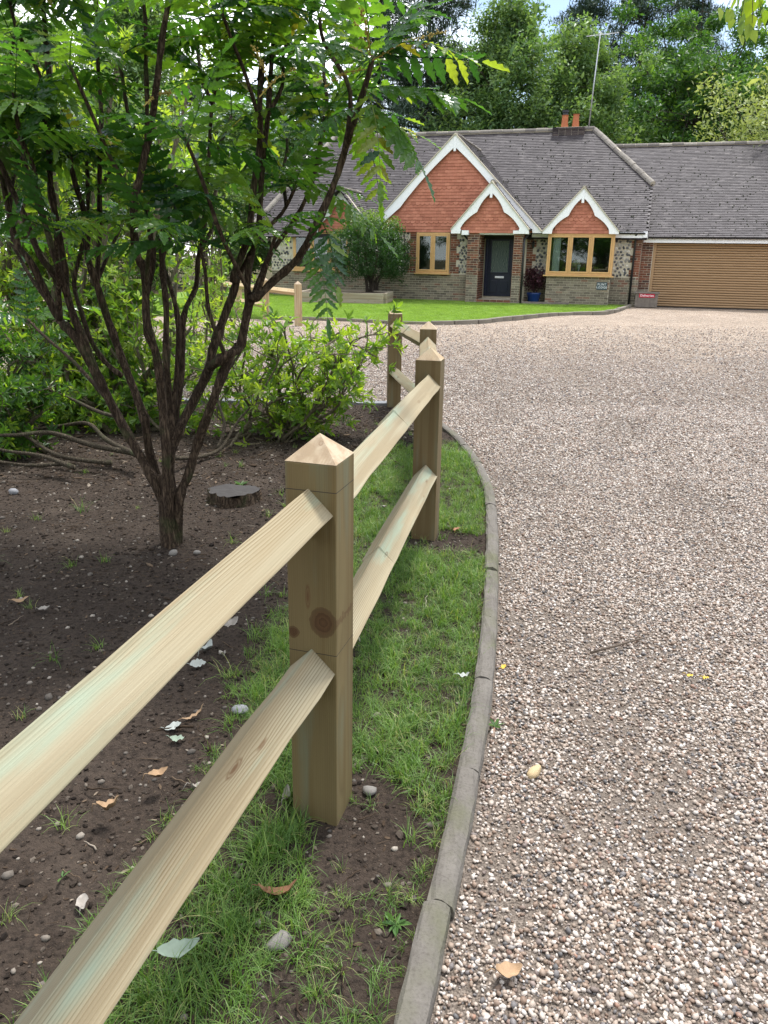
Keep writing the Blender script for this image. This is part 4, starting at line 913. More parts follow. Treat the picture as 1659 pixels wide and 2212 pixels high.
# vase on the bay's window board
b = MB(); lathe(b, [(.03, 0), (.05, .02), (.02, .1), (.03, .2), (.07, .34), (.065, .34), (.02, .2)], 14); o = b.build('vase', plain('pale_glass', (.5, .55, .56), .2), None, True); hplace(o, -1.93, -.3, .972); tag(o, 'slim pale vase on the sill inside the bay window', 'vase')
b = MB(); lathe(b, [(.07, .0), (.08, .01), (.02, .03), (.02, .3), (.1, .31), (.14, .3), (.09, .5), (.08, .5)], 14); o = b.build('table_lamp', plain('cream_shade', (.6, .5, .32), .7), None, True); hplace(o, -2.02, -.14, .972); tag(o, 'cream table lamp standing inside behind the bay window', 'lamp')
b = MB(); b.box(-.09, .09, -.01, .01, 0, .12); o = b.build('card', plain('pale_card', (.45, .6, .7), .6)); hplace(o, -7.22, -.3, .972); tag(o, 'pale blue card standing on the sill of the two-light window', 'card')

# ------------------------------------------------------------------ raised bed and its round bush
SLEEP = wood_mat('sleeper_wood', 'X', (.36, .31, .24), (.24, .19, .14), .1, 120.)
pb = empty('raised_bed', (*gnd(830, 657, .045)[:2], .04), R_(-8)); tag(pb, 'long raised bed of weathered timber sleepers on the lawn under the round bush', 'planter')
for k in range(2):
    for (x, y, rz, L) in ((-1.42, 0, 0, 2.78), (0, .95, R_(90), 1.7), (-1.42, 1.85, 0, 2.78), (-2.84, .95, R_(90), 1.7)):
        b = MB(); b.box(-L/2, L/2, -.05, .05, 0, .19 if k else .14); o = bevel(b.build('sleeper', SLEEP, pb), .008); o.location = (x+(.004 if k else 0), y, k*.145); o.rotation_euler = (0, 0, rz)
b = MB(); b.box(-2.78, -.06, .06, 1.79, .05, .28); b.build('soil', SOIL, pb)
bp = np.array([*gnd(800, 648)[:2], .28]); bush = empty('round_bush', (bp[0]+.05, 27.35, .3)); tag(bush, 'dense round evergreen bush with bright tips and darker-painted lower leaves in the raised bed', 'bush')
sc_ = 27.35/1663.                                      # metres per pixel there
b = MB(); rg = np.random.default_rng(21)
for k in range(11):
    a = rg.uniform(0, 6.28); r0 = rg.uniform(.05, .38); r1 = rg.uniform(.4, 1.15)
    b.tube(smooth_path([(math.cos(a)*r0, math.sin(a)*r0*.6, -.05), (math.cos(a)*r0*1.3, math.sin(a)*r0, .45), (math.cos(a)*r1, math.sin(a)*r1*.8, 1.1), (math.cos(a)*r1*1.05, math.sin(a)*r1*.8, 1.9)]), np.linspace(.045, .012, 13), 6)
b.build('trunk', BARK_T, bush, True)
b = MB(); C = []; 
for k in range(420):                                   # clumps of shoots over an uneven dome
    d = rg.normal(0, 1, 3); d /= np.linalg.norm(d); 
    if d[2] < -.75: continue
    r = rg.uniform(.72, 1.04)+.07*math.sin(5*d[0]+3*d[2])+.06*math.sin(7*d[1]+1)
    c0 = np.array([0, 0, 1.36])+d*np.array([1.36, 1.2, 1.18])*r; n = 70; C.append(c0+rg.normal(0, .08, (n, 3)))
C = np.concatenate(C); hgt = np.clip((C[:, 2]-.4)/2.2, 0, 1); leaves(b, C, .062, 1.1, .25, rg, rc=np.clip(rg.uniform(0, .28, len(C))+.6*hgt**2.5*(rg.uniform(0, 1, len(C)) < .8), 0, .99), up=.5);  # shade put into leaf tone: darker low down, lighter towards the top
C = blob_leaves((1.2, 1.05, .95), 3500, rg, .2)+np.array([0, 0, 1.4]); leaves(b, C, .09, 1., .25, rg, rc=rg.uniform(0, .3, len(C)), up=.3); q = b.build('crown', LAURL, bush); q['kind'] = 'stuff'  # inner leaves tinted darker in place of shade

# ------------------------------------------------------------------ trees
def make_tree(name, seed, h, cw, mat, kind, nleaf, lsize, z0=.25, parent_loc=(0, 0, 0)):
    rg = np.random.default_rng(seed); root = empty(name, parent_loc); tb = MB(); C = []
    lean = rg.normal(0, .02, 2); tp = lambda t_: np.array([lean[0]*h*t_+.12*math.sin(t_*5+seed), lean[1]*h*t_+.12*math.cos(t_*4+seed), h*t_])
    tr0 = h*.016 if kind != 'oak' else h*.022
    top = .96 if kind != 'oak' else .55
    tb.tube([tp(t_)-np.array([0, 0, .2 if t_ == 0 else 0]) for t_ in np.linspace(0, top, 12)], np.linspace(tr0, tr0*.15 if kind != 'oak' else tr0*.5, 12), 8)
    nl = {'birch': 46, 'oak': 34, 'pine': 40, 'bush': 40}[kind]
    for k in range(nl):
        t_ = z0+(1-z0)*(k+rg.uniform(0, 1))/nl; az = k*2.4+rg.normal(0, .4); s = (t_-z0)/(1-z0)
        if kind == 'pine': rad = cw*(.35+.65*(1-s))*rg.uniform(.45, 1.); rise = rg.uniform(-.1, .25); st = min(t_*.97, .94)
        elif kind == 'oak': rad = cw*math.sqrt(max(.12, 1-(2*s-.9)**2*.8))*rg.uniform(.55, 1.05); rise = rg.uniform(.1, .7); st = min(t_*.75, .52)
        elif kind == 'bush': rad = cw*math.sqrt(max(.1, 1-(1.7*s-.7)**2))*rg.uniform(.6, 1.05); rise = rg.uniform(.3, .9); st = t_*.5
        else: rad = cw*math.sqrt(max(.08, 1-(1.9*s-.75)**2))*rg.uniform(.5, 1.05); rise = rg.uniform(.3, .9); st = min(t_*.85, .9)
        P0 = tp(st); E = np.array([math.cos(az)*rad, math.sin(az)*rad, h*t_*(1 if kind != 'oak' else 1.0)]); E[:2] += tp(t_)[:2]
        if kind == 'pine': E[2] = P0[2]+rise*rad
        mid = (P0+E)/2+np.array([0, 0, .12*rad*rg.uniform(-.5, 1)])+rg.normal(0, .05*rad, 3)
        pa = smooth_path([P0, mid, E], 4); tb.tube(pa, np.linspace(tr0*.34*(1-.5*s), .012, len(pa)), 5, cap=False)
        nc = {'birch': 6, 'oak': 8, 'pine': 5, 'bush': 7}[kind]
        for q in range(nc):
            u = rg.uniform(.35, 1.05); B = pa[min(len(pa)-1, int(u*(len(pa)-1)))]; sp = .26*rad+.35; e = B+rg.normal(0, 1, 3)*np.array([sp, sp, sp*.7])
            tb.tube([B, (B+e)/2+rg.normal(0, .05, 3), e], [.02, .012, .005], 4, cap=False); C.append((e, .34+.09*rad*rg.uniform(.5, 1.2)))
    tb.build('trunk', BARK_T, root, True)
    lb = MB(); per = max(8, int(nleaf/len(C))); P = []; Rr = []
    for e, r in C:
        if kind == 'pine': r *= .85; q = rg.normal(0, 1, (per, 3))*np.array([r*.75, r*.75, r*.30])
        elif kind == 'oak': q = blob_leaves((r*1.25, r*1.25, r*.75), per, rg, .45)
        else: q = rg.normal(0, 1, (per, 3))*np.array([r*.62, r*.62, r*.62])
        P.append(e+q); tone = rg.uniform(0, .5); Rr.append(np.clip(tone+rg.uniform(0, .5, per), 0, .99))
    P = np.concatenate(P); Rr = np.concatenate(Rr)
    if kind == 'pine': V = np.array([(0, 0, 0), (.5, .07, .0), (1, 0, 0), (.5, -.07, 0)]); leaves(lb, P, lsize, 1.3, .3, rg, V, LEAFF, Rr, .4)
    else: leaves(lb, P, lsize, 1.1, .3, rg, LEAFV, LEAFF, Rr, .1)
    q = lb.build('crown', mat, root); q['kind'] = 'stuff'; return root
def put_tree(src, first, u, y, z_scale=1., rz=0., label='', group=None, xy=None, sc=1.):
    o = src if first else copy_tree(src); x = at(u, 600, y)[0] if xy is None else xy[0]; yy_ = y if xy is None else xy[1]
    o.location = (x, yy_, -.05); o.rotation_euler = (0, 0, rz); o.scale = (sc, sc, sc*z_scale); tag(o, label, 'tree', group); return o
NF = 1.0
birch = make_tree('birch_tree', 1, 12.6, 3.6, BIRCHL, 'birch', int(60000*NF), .185, .10)
birch2 = make_tree('birch_tree', 2, 11.8, 3.2, BIRCHL, 'birch', int(54000*NF), .185, .10)
oak = make_tree('oak_tree', 3, 13.6, 5.2, OAKL, 'oak', int(70000*NF), .20, .14)
oak2 = make_tree('oak_tree', 9, 12.8, 4.8, OAKL, 'oak', int(62000*NF), .20, .12)
pine = make_tree('pine_tree', 4, 16.5, 3.4, PINEL, 'pine', int(26000*NF), .30, .30)
pine2 = make_tree('pine_tree', 6, 17.5, 3.0, PINEL, 'pine', int(24000*NF), .30, .38)
pale = make_tree('willow_tree', 5, 8.2, 4.0, PALEL, 'bush', int(30000*NF), .16, .1)
G = 'woodland trees behind the bungalow'
put_tree(birch, True, 1075, 40, 1, .3, 'airy pale green birch just left of the aerial mast, behind the bungalow ridge')
put_tree(birch2, True, 1215, 41, .98, 1.9, 'pale green birch rising directly behind the chimney pots')
put_tree(birch, False, 985, 47, .95, 4., 'pale green birch in the gap between the dark pine and the gable apex')
put_tree(oak, True, 1440, 43, 1., .8, 'large dark green oak with bare forked limbs behind the garage roof')
put_tree(oak2, True, 1620, 46, 1.08, 2.2, 'tall deep green oak behind the pale willow')
put_tree(oak2, False, 1330, 47, .86, 4.4, 'lower oak filling in between the chimney birch and the big oak')
put_tree(pine, True, 915, 42, 1., .2, 'dark blue-green pine beyond the gable apex of the bungalow')
put_tree(pine2, True, 1235, 52, 1.02, 1., 'tall pine whose dark top shows above the birches by the aerial')
put_tree(pine, False, 1335, 53, 1.05, 2.5, 'tall pine with a dark crown between the aerial and the oak')
put_tree(pine2, False, 1425, 55, 1.0, 3.9, 'slender pine standing up behind the big oak')
put_tree(pine2, False, 800, 48, 1.0, 5.1, 'dark pine behind the left end of the bungalow ridge')
put_tree(pale, True, 1655, 34, 1.12, .5, 'rounded pale yellow-green willow beyond the garage roof')
LG = 'leafy trees beyond the shrubbery'
put_tree(birch, False, 540, 44, .7, 2.9, 'birch beyond the lawn fence, seen through the spiny shrub', LG)
put_tree(birch2, False, 650, 48, .95, .9, 'birch far beyond the lawn fence beside the bungalow end')
put_tree(birch, False, 330, 38, .98, 5.5, 'birch standing beyond the shrubbery on the far side of the drive')
put_tree(birch2, False, 130, 34, .86, 1.2, 'low pale birch on the far side of the drive behind the shrubbery')
put_tree(birch2, False, -150, 27, .85, 3.3, 'birch at the outer end of the shrubbery')
put_tree(pine, False, 440, 56, .75, 3.1, 'far dark pine in the wood behind the shrubbery')
for k, (x, y) in enumerate(((-3, -19), (4, -20), (-13, -17), (-8, -22), (-18, -13), (-18, -21))):
    put_tree((oak, birch2, oak2, birch)[k % 4], False, 0, 0, 1., k*1.3, 'leafy tree on the near side of the drive opposite the bungalow', 'trees opposite the bungalow', (x, y))

# ------------------------------------------------------------------ the spiny multi-stemmed shrub
def leaflet(L, wd, side):
    """spiny ovate leaflet along +x, folded on its midrib"""
    n = 8; mid = [(L*i/n, 0, -.10*L*(i/n)**2) for i in range(n+1)]; A = []; B = []
    for i in range(n+1):
        t_ = i/n; w_ = wd*.5*(math.sin(math.pi*min(1, t_**.8*.96+.04))**.85)*(.86 if i % 2 == 0 else 1.34)
        if i == 0: w_ = wd*.12
        if i == n: w_ = 0.0005
        A.append((L*t_+(.04*L if i % 2 else 0), w_, .10*w_-.10*L*t_*t_+(.004 if i % 2 else 0))); B.append((L*t_+(.04*L if i % 2 else 0), -w_, .10*w_-.10*L*t_*t_+(.004 if i % 2 else 0)))
    V = mid+A+B; m_ = n+1; F = [(i, i+1, m_+i+1, m_+i) for i in range(n)]+[(i+1, i, 2*m_+i, 2*m_+i+1) for i in range(n)]
    return np.array(V), F
def frond_mesh(name, seed, L=.42, pairs=8, droop=.35, ll=.088, lw=.031):
    rg = np.random.default_rng(seed); b = MB(); pth = lambda s: np.array([L*s*(1-.10*droop*s), 0, -droop*L*s*s*.8])
    b.tube([pth(s) for s in np.linspace(0, .98, 8)], np.linspace(.0034, .0014, 8), 5, .35)
    tone = rg.uniform(0, .3)
    for k in range(pairs):
        s = .14+.80*k/(pairs-.3); P = pth(s); sl = math.atan2((pth(s+.02)-P)[2], (pth(s+.02)-P)[0])
        size = ll*(.62+.55*math.sin(math.pi*(.18+.72*(k+.5)/pairs)))
        for sd_ in (-1, 1):
            V, F = leaflet(size*rg.uniform(.9, 1.1), lw*size/ll*rg.uniform(.9, 1.1), sd_); 
            Mx = ry_(-sl)[0] @ rz_(sd_*(1.15-.28*k/pairs+rg.normal(0, .06)))[0] @ ry_(.30+rg.normal(0, .13))[0] @ rx_(-sd_*.15+rg.normal(0, .18))[0]
            b.add(V @ Mx.T+P, F, np.clip(tone+rg.uniform(0, .25), 0, .6))
    V, F = leaflet(ll*1.1, lw*1.05, 1); P = pth(.98); b.add(V @ ry_(.25+droop*.8)[0].T+P, F, tone)
    return b.mesh(name, MAHONIA, False)
FR_ = [frond_mesh('frond', k, .42+.03*(k % 3), 7+k % 3, (.12, .35, .6, .9)[k % 4], .100+.007*(k % 3)) for k in range(8)]
FR_ += [frond_mesh('frond', 20, .46, 9, .25, .135, .046), frond_mesh('frond', 21, .46, 9, .55, .135, .046)]
mb = gnd(370, 1185); mah = empty('spiny_shrub', (mb[0], mb[1], .0)); tag(mah, 'large multi-stemmed shrub with spiny fern-like leaves growing from bare soil behind the fence', 'shrub')
MB0 = np.array([mb[0], mb[1], 0.])
STEMS = [  # (points in the photograph, depth added at the end, base radius, tip radius)
 ([(368, 1185), (362, 1110), (345, 1065), (328, 1029), (255, 901), (204, 799), (157, 722), (128, 690), (102, 639), (66, 566), (33, 518), (8, 400), (-10, 300)], .15, .050, .020),
 ([(128, 692), (120, 601), (87, 554), (47, 456), (0, 350), (-30, 250)], -.15, .026, .016),
 ([(255, 903), (190, 760), (146, 640), (140, 583), (124, 492), (109, 401), (106, 292), (113, 237), (104, 146), (95, 33), (90, -60)], .25, .030, .015),
 ([(146, 640), (117, 547), (91, 456), (73, 365), (44, 292), (30, 200)], -.2, .024, .014),
 ([(106, 290), (91, 237), (84, 160), (40, 73), (20, 0)], .1, .018, .011),
 ([(372, 1180), (350, 1080), (321, 974), (310, 901), (273, 803), (233, 693), (208, 613), (190, 560), (184, 470), (160, 390), (150, 330)], .35, .042, .018),
 ([(262, 812), (226, 781), (197, 737), (175, 675), (160, 610), (180, 520), (190, 440), (186, 340)], .5, .022, .013),
 ([(208, 613), (215, 510), (215, 365), (219, 255), (213, 164), (210, 73), (208, -40)], .45, .022, .013),
 ([(374, 1178), (364, 1080), (357, 956), (350, 865), (339, 774), (317, 700), (313, 591), (295, 547), (288, 456), (303, 375), (324, 284), (339, 175), (350, 80), (365, 0), (380, -90)], -.25, .040, .015),
 ([(315, 640), (330, 560), (318, 470), (313, 383), (317, 255), (315, 146), (313, 36), (300, -60)], .2, .026, .013),
 ([(370, 1040), (368, 956), (368, 883), (359, 774), (359, 664), (350, 573), (352, 500), (372, 430)], .05, .028, .016),
 ([(372, 1000), (375, 883), (383, 792), (383, 682), (365, 610), (352, 560), (375, 480), (380, 400)], .3, .024, .013),
 ([(375, 960), (383, 883), (394, 792), (397, 682), (423, 620), (427, 566), (440, 500), (445, 419), (452, 328), (456, 248), (470, 170)], .4, .024, .012),
 ([(378, 1180), (368, 1080), (365, 992), (386, 930), (419, 865), (452, 795), (459, 755), (485, 682), (510, 610), (503, 598), (536, 510), (547, 412), (561, 310), (561, 219), (566, 120)], .1, .042, .017),
 ([(455, 792), (470, 782), (505, 760), (521, 744), (540, 650), (557, 641), (588, 609), (643, 559), (682, 488), (717, 410), (741, 340), (764, 266), (784, 203), (807, 121)], -.30, .034, .016),
 ([(382, 1175), (386, 1080), (405, 1029), (427, 956), (456, 876), (489, 788), (515, 745)], -.1, .036, .028),
 ([(536, 655), (536, 583), (558, 492), (565, 372), (576, 273), (583, 182), (590, 90), (600, 0)], .15, .026, .014),
 ([(485, 684), (500, 640), (520, 590), (540, 550), (570, 500), (610, 460), (640, 400)], .35, .020, .012),
 ([(545, 648), (566, 590), (590, 540), (640, 470), (672, 400), (690, 330), (700, 250)], .4, .020, .012),
]
tips = []; STP = []
for k, (pts, dd, r0, r1) in enumerate(STEMS):
    n = len(pts); P = []; yb = mb[1]+.02*math.sin(k*2.1)
    v0 = pts[0][1]
    for i, (u, v) in enumerate(pts):
        f = np.clip((1185-v)/1185., 0, 1.1); P.append(at(u, v, yb+dd*f**1.2+.03*math.sin(i*1.9+k)))
    if v0 > 1150: P[0] = P[0].copy(); P[0][2] = -.05
    pa = smooth_path(P, 4); rr = np.linspace(r0, r1, len(pa))*.64*(1+.07*np.sin(np.arange(len(pa))*1.3+k))*np.where(np.arange(len(pa)) % 7 == 5, 1.22, 1.); 
    b = MB(); b.tube(pa-MB0, rr, 11, wob=.11, seed=k); b.build('stem', BARK_M, mah, True); STP.append(pa); tips.append((pa[-1], pa[-1]-pa[-4]))
b = MB(); b.tube([(.0, 0, -.06), (0, 0, .03), (-.005, 0, .15), (-.01, 0, .30), (-.02, 0, .42)], [.072, .060, .050, .042, .030], 14, wob=.08); b.build('trunk', BARK_M, mah, True)
nfr = [0]
def frond(P, D, k=None, roll=0., sc=1.):
    D = np.asarray(D, float); D = D/np.linalg.norm(D); az = math.atan2(D[1], D[0]); el = math.asin(np.clip(D[2], -1, 1))
    o = obj('frond', FR_[nfr[0]*3 % 8 if k is None else k], mah); nfr[0] += 1
    o.matrix_local = Matrix.Translation(Vector(P-MB0)) @ Matrix.Rotation(az, 4, 'Z') @ Matrix.Rotation(-el, 4, 'Y') @ Matrix.Rotation(roll, 4, 'X') @ Matrix.Scale(sc, 4); return o
def rosette(P, n, seed, sc=1., axis=(0, 0, 1)):
    rg = np.random.default_rng(seed); a0 = rg.uniform(0, 6.28)
    for k in range(n):
        a = a0+k*2.4; el = 1.05-1.25*k/n+rg.normal(0, .12); D = np.array([math.cos(a)*math.cos(el), math.sin(a)*math.cos(el), math.sin(el)])+np.array(axis)*.15
        frond(P+np.array(axis)*.02*(n-k)*.3*-1, D, None, rg.normal(0, .25), sc*rg.uniform(.82, 1.12))
for k, (P, d) in enumerate(tips):
    if k == 15: continue
    if P[2] > .9: rosette(P, 9 if k != 14 else 7, 100+k, 1., d/np.linalg.norm(d))
# further leading shoots that fill the head of the shrub
rg = np.random.default_rng(77)
HEAD = [(330, 480, -.3), (430, 530, -.25), (120, 500, -.3), (40, 300, -.35), (600, 500, -.3), (30, 80, .3), (150, 140, -.3), (250, 120, .1), (420, 90, .5), (480, 30, -.2), (620, 90, .3), (700, 130, .5), (60, 300, .5), (250, 330, .6), (400, 300, -.4), (500, 250, .7), (20, 520, .4), (270, 470, .5), (470, 400, .6), (620, 300, .6), (730, 200, .3), (690, 30, -.1), (60, 690, .7)]
for k, (u, v, dd) in enumerate(HEAD):
    P = at(u, v, mb[1]+dd); Q = at(u+(370-u)*.25, v+260, mb[1]+dd*.6)
    ALLS = np.concatenate(STP); below = ALLS[(ALLS[:, 2] < P[2]-.32)]; Q = below[np.argmin(np.linalg.norm((below-P)*np.array([1.6, 1.2, .5]), axis=1))]
    pa = smooth_path([Q, Q*.6+P*.4+np.array([0, 0, .01])+rg.normal(0, .02, 3), Q*.2+P*.8, P], 4); b = MB(); b.tube(pa-MB0, np.linspace(.011, .007, len(pa)), 7, wob=.08, seed=k); b.build('stem', BARK_M, mah, True)
    if nfr[0] < 288: rosette(P, min(4, 288-nfr[0]), 300+k, .95)
def frond_to(u0, v0, u1, v1, y0, y1, k, roll=0.):
    A = at(u0, v0, y0); B = at(u1, v1, y1); L = np.linalg.norm(B-A); frond(A, (B-A), k, roll, L/.46)
yy0 = mb[1]-.30
for a_ in ((795, 190, 1010, 165, yy0, yy0-.1, 8), (785, 220, 960, 290, yy0, yy0-.15, 9), (805, 125, 910, -15, yy0, yy0+.05, 8), (800, 130, 690, 60, yy0, yy0-.2, 1), (780, 230, 640, 250, yy0, yy0-.2, 5), (790, 190, 860, 330, yy0, yy0-.3, 6), (770, 250, 840, 360, yy0, yy0+.3, 2)): frond_to(*a_)
for a_ in ((670, 520, 730, 625, yy0, yy0-.25, 2), (690, 470, 755, 560, yy0, yy0-.3, 6), (590, 480, 690, 420, yy0, yy0-.1, 1)): frond_to(*a_)
print('fronds', nfr[0])
RAC = plain('raceme', (.36, .27, .06), .7, .3, 40.)
for (u, v, u1, v1, dy) in ((805, 130, 960, 70, -.1), (805, 130, 930, 95, .1), (800, 120, 780, 20, -.2), (800, 125, 740, 5, 0), (790, 150, 700, 190, .1), (560, 210, 640, 150, .1), (310, 230, 370, 200, .2), (580, 180, 545, 100, 0)):
    A, B = at(u, v, yy0), at(u1, v1, yy0+dy); pa = smooth_path([A, (A+B)/2+np.array([0, 0, .02]), B], 8)-MB0; b = MB(); b.tube(pa, np.linspace(.0028, .0012, len(pa)), 5)
    n = 46; q = pa[rng.integers(3, len(pa), n)]+rng.normal(0, .005, (n, 3)); b.rep(*ico(1), rotm(n)*.0042, q, rng.uniform(0, 1, n)); b.build('raceme', RAC, mah)

# ------------------------------------------------------------------ sprawling evergreen shrubs behind
def whorls(b, P, D, n, size, rg, V=LEAF6, F=LEAF6F, rc=(0, 1)):
    for p, d in zip(P, D):
        d = d/(np.linalg.norm(d)+1e-9); az0 = rg.uniform(0, 6.28); k = n; az = az0+np.arange(k)*2.4
        a = np.cross(d, [.3, .2, .93]); a /= np.linalg.norm(a); c = np.cross(d, a); th = rg.uniform(.55, 1.35, k)
        X = (np.cos(az)*np.sin(th))[:, None]*a+(np.sin(az)*np.sin(th))[:, None]*c+np.cos(th)[:, None]*d
        Y = np.cross(d, X); Y /= np.linalg.norm(Y, axis=1)[:, None]+1e-9; Z = np.cross(X, Y); s = size*rg.uniform(.65, 1.2, k)
        b.rep(V, F, np.stack([X*s[:, None], Y*s[:, None], Z*s[:, None]], 2), np.broadcast_to(p, (k, 3))-d*rg.uniform(0, .05, k)[:, None], np.clip(rg.uniform(rc[0], rc[1])+rg.uniform(-.12, .12, k), 0, .99))
def shrub(name, label, base, targets, mat, seed, sub=16, size=.075, nw=7, r0=.028, bark=BARK_S, spread=.32, rc=(0, .9)):
    """branches run from the base to each target, twigs break out along them and carry whorls of leaves"""
    rg = np.random.default_rng(seed); base = np.array(base, float); root = empty(name, tuple(base)); tag(root, label, 'shrub'); tw = MB(); lb = MB(); WP = []; WD = []
    for T in targets:
        T = np.array(T, float)-base; s0 = rg.normal(0, .16, 3); s0[2] = -.03
        mid = T*.5+rg.normal(0, .14, 3)+np.array([0, 0, -.18*T[2]]); q3 = T*.8+rg.normal(0, .10, 3)
        pa = smooth_path([s0, T*.2+s0*.6+rg.normal(0, .07, 3)-np.array([0, 0, .1*T[2]]), mid, q3, T], 5); pa[:, 2] = np.maximum(pa[:, 2], -.03+.02)
        b = MB(); b.tube(pa, np.linspace(r0*rg.uniform(.7, 1.2), .006, len(pa)), 7, wob=.06, seed=seed); b.build('branch', bark, root, True)
        for k in range(sub):
            i = int(rg.uniform(.30, 1.)*(len(pa)-1)); B = pa[i]; d = pa[min(i+1, len(pa)-1)]-pa[i-1]; d = d/np.linalg.norm(d)+rg.normal(0, .65, 3)+np.array([0, 0, .25]); e = B+d/np.linalg.norm(d)*spread*rg.uniform(.4, 1.3)
            if e[2]+base[2] < .06: e[2] = .06-base[2]+rg.uniform(0, .1)
            tp_ = smooth_path([B, (B+e)/2+rg.normal(0, .03, 3), e], 3); tw.tube(tp_, np.linspace(.0055, .0025, len(tp_)), 4, cap=False)
            WP.append(e); WD.append(e-B); 
            for j in range(2):
                e2 = tp_[rg.integers(2, len(tp_))]+rg.normal(0, .075, 3); WP.append(e2); WD.append(e2-B+rg.normal(0, .05, 3))
    whorls(lb, WP, WD, nw, size, rg, rc=rc)
    tw.build('twig', bark, root).__setitem__('kind', 'stuff'); q = lb.build('crown', mat, root); q['kind'] = 'stuff'; return root
rg = np.random.default_rng(31)
def tg(lst, j=.12): return [at(u, v, y)+rg.normal(0, j, 3)*np.array([1, 1, .5]) for u, v, y in lst]
# bright low shrub reaching towards the fence
t1 = tg([(820, 725, 6.5), (800, 770, 6.7), (745, 725, 6.6), (690, 740, 6.9), (640, 700, 6.4), (770, 815, 6.8), (700, 830, 6.5), (600, 760, 6.3), (590, 690, 6.9), (540, 720, 6.5), (560, 800, 6.3), (720, 790, 6.3), (660, 800, 7.0), (500, 800, 6.8), (770, 790, 6.2), (830, 765, 6.4), (680, 760, 6.2), (610, 820, 6.6), (520, 660, 7.), (480, 720, 6.6), (745, 850, 6.6), (640, 765, 6.5), (710, 735, 6.3)], .05)
shrub('low_shrub', 'bright green low shrub arching from the soil towards the far fence posts', (-1.05, 6.5, .03), t1, CHOISYA, 5, 9, .078, 7, .016, spread=.30, rc=(.2, 1.))
# dense mass behind the spiny stems
t2 = tg([(u, v, y) for u in range(10, 500, 62) for v, y in ((700, 7.0), (790, 7.2), (880, 6.7))], .15)
shrub('dense_shrub', 'dark leafy shrub with pale bare lower branches sprawling behind the spiny stems', (-2.35, 6.9, .03), t2, CHOISYA, 6, 14, .080, 7, .034, spread=.34, rc=(0, .75))
t3 = tg([(u, v, y) for u in range(-60, 420, 70) for v, y in ((640, 7.6), (560, 7.8), (450, 7.7), (350, 7.9), (250, 8.1), (170, 8.0))], .22)
shrub('tall_shrub', 'tall sunlit evergreen shrub with large leaves behind the spiny shrub', (-3.1, 7.5, .03), t3, CHOISYA, 7, 16, .095, 7, .04, spread=.42, rc=(.2, 1.))
t4 = tg([(u, v, y) for u in range(380, 560, 60) for v, y in ((620, 9.3), (520, 9.6), (420, 9.4), (330, 9.8))], .2)
shrub('loose_shrub', 'loose twiggy shrub with thin grey branches at the far side of the drive', (-1.9-.4, 10.2, 0.), t4, CHOISYA, 8, 9, .085, 5, .022, spread=.40, rc=(.0, .7))
t5 = tg([(u, v, y) for u in (-120, -60, 10, 60) for v, y in ((840, 5.6), (770, 5.9), (700, 6.1), (900, 5.6))], .1)
shrub('glossy_shrub', 'glossy dark shrub rising from the bare soil at the edge of the shrubbery', (-3.15, 5.9, .03), t5, RHODO, 9, 14, .075, 8, .022, spread=.28, rc=(0, .6))
# thick bare limbs lying low over the soil
LIMB = bark_mat('limb_bark', (.05, .04, .028), (.19, .155, .11), 1.2, .5)
lg_ = empty('layered_limbs', (-2.2, 5.9, .02)); tag(lg_, 'long pale bare limbs sprawling low over the dark soil behind the spiny trunk', 'branches'); LB = np.array([-2.2, 5.9, .02])
for pts in ([(300, 985, 5.3), (230, 950, 5.6), (190, 915, 5.8), (130, 920, 5.9), (20, 935, 5.8)], [(255, 900, 5.5), (215, 890, 5.6), (150, 860, 5.9), (80, 830, 6.0), (60, 800, 6.1)], [(300, 980, 5.4), (200, 962, 5.5), (110, 935, 5.6), (30, 940, 5.4), (-40, 940, 5.4)], [(240, 1000, 5.3), (130, 985, 5.4), (60, 945, 5.6), (20, 915, 5.7)], [(160, 1010, 5.1), (90, 985, 5.3), (20, 975, 5.3), (-50, 960, 5.2)], [(380, 990, 5.4), (440, 985, 5.7), (480, 965, 5.9), (510, 915, 6.1), (540, 880, 6.2)], [(470, 970, 5.9), (485, 920, 6.0), (470, 850, 6.1), (500, 790, 6.2), (520, 760, 6.2)], [(150, 1000, 5.2), (60, 1005, 5.2), (-40, 990, 5.1)]):
    P = smooth_path([at(u, v, y) for u, v, y in pts], 5); P[:, 2] = np.maximum(P[:, 2], .03)-0; b = MB(); b.tube(P-LB, np.linspace(.024, .010, len(P))*random.uniform(.65, 1.05), 8, wob=.06); b.build('limb', LIMB, lg_, True)

# ------------------------------------------------------------------ stump
sp = gnd(500, 1100); stp = empty('tree_stump', (sp[0], sp[1]+.08, .02)); tag(stp, 'low sawn tree stump with a dark grey top in the soil beside the spiny shrub', 'stump')
rg = np.random.default_rng(15); n = 40; th = np.linspace(0, 2*math.pi, n, endpoint=False); rad = .165*(1+.07*np.sin(3*th)+.05*np.sin(7*th+1)+.02*rg.normal(0, 1, n)); V = []; F = []
for z, k in ((-.05, 1.22), (.015, 1.08), (.04, 1.0), (.07, 1.0), (.08, .97)):
    V += [(math.cos(a)*r*k*1.0*(1+.03*rg.normal()), math.sin(a)*r*k*.85*(1+.03*rg.normal()), z+.008*rg.normal()) for a, r in zip(th, rad)]
for i in range(4): F += [(i*n+j, i*n+(j+1) % n, (i+1)*n+(j+1) % n, (i+1)*n+j) for j in range(n)]
b = MB(); b.add(V, F); b.build('bark', BARK_M, stp, True)
M = Mt('stump_top'); p = M.objco(); wv = M.n('TexWave', wave_type='RINGS', rings_direction='Z'); M.l(p, wv.inputs[0]); wv.inputs['Scale'].default_value = 34.; wv.inputs['Distortion'].default_value = 3.
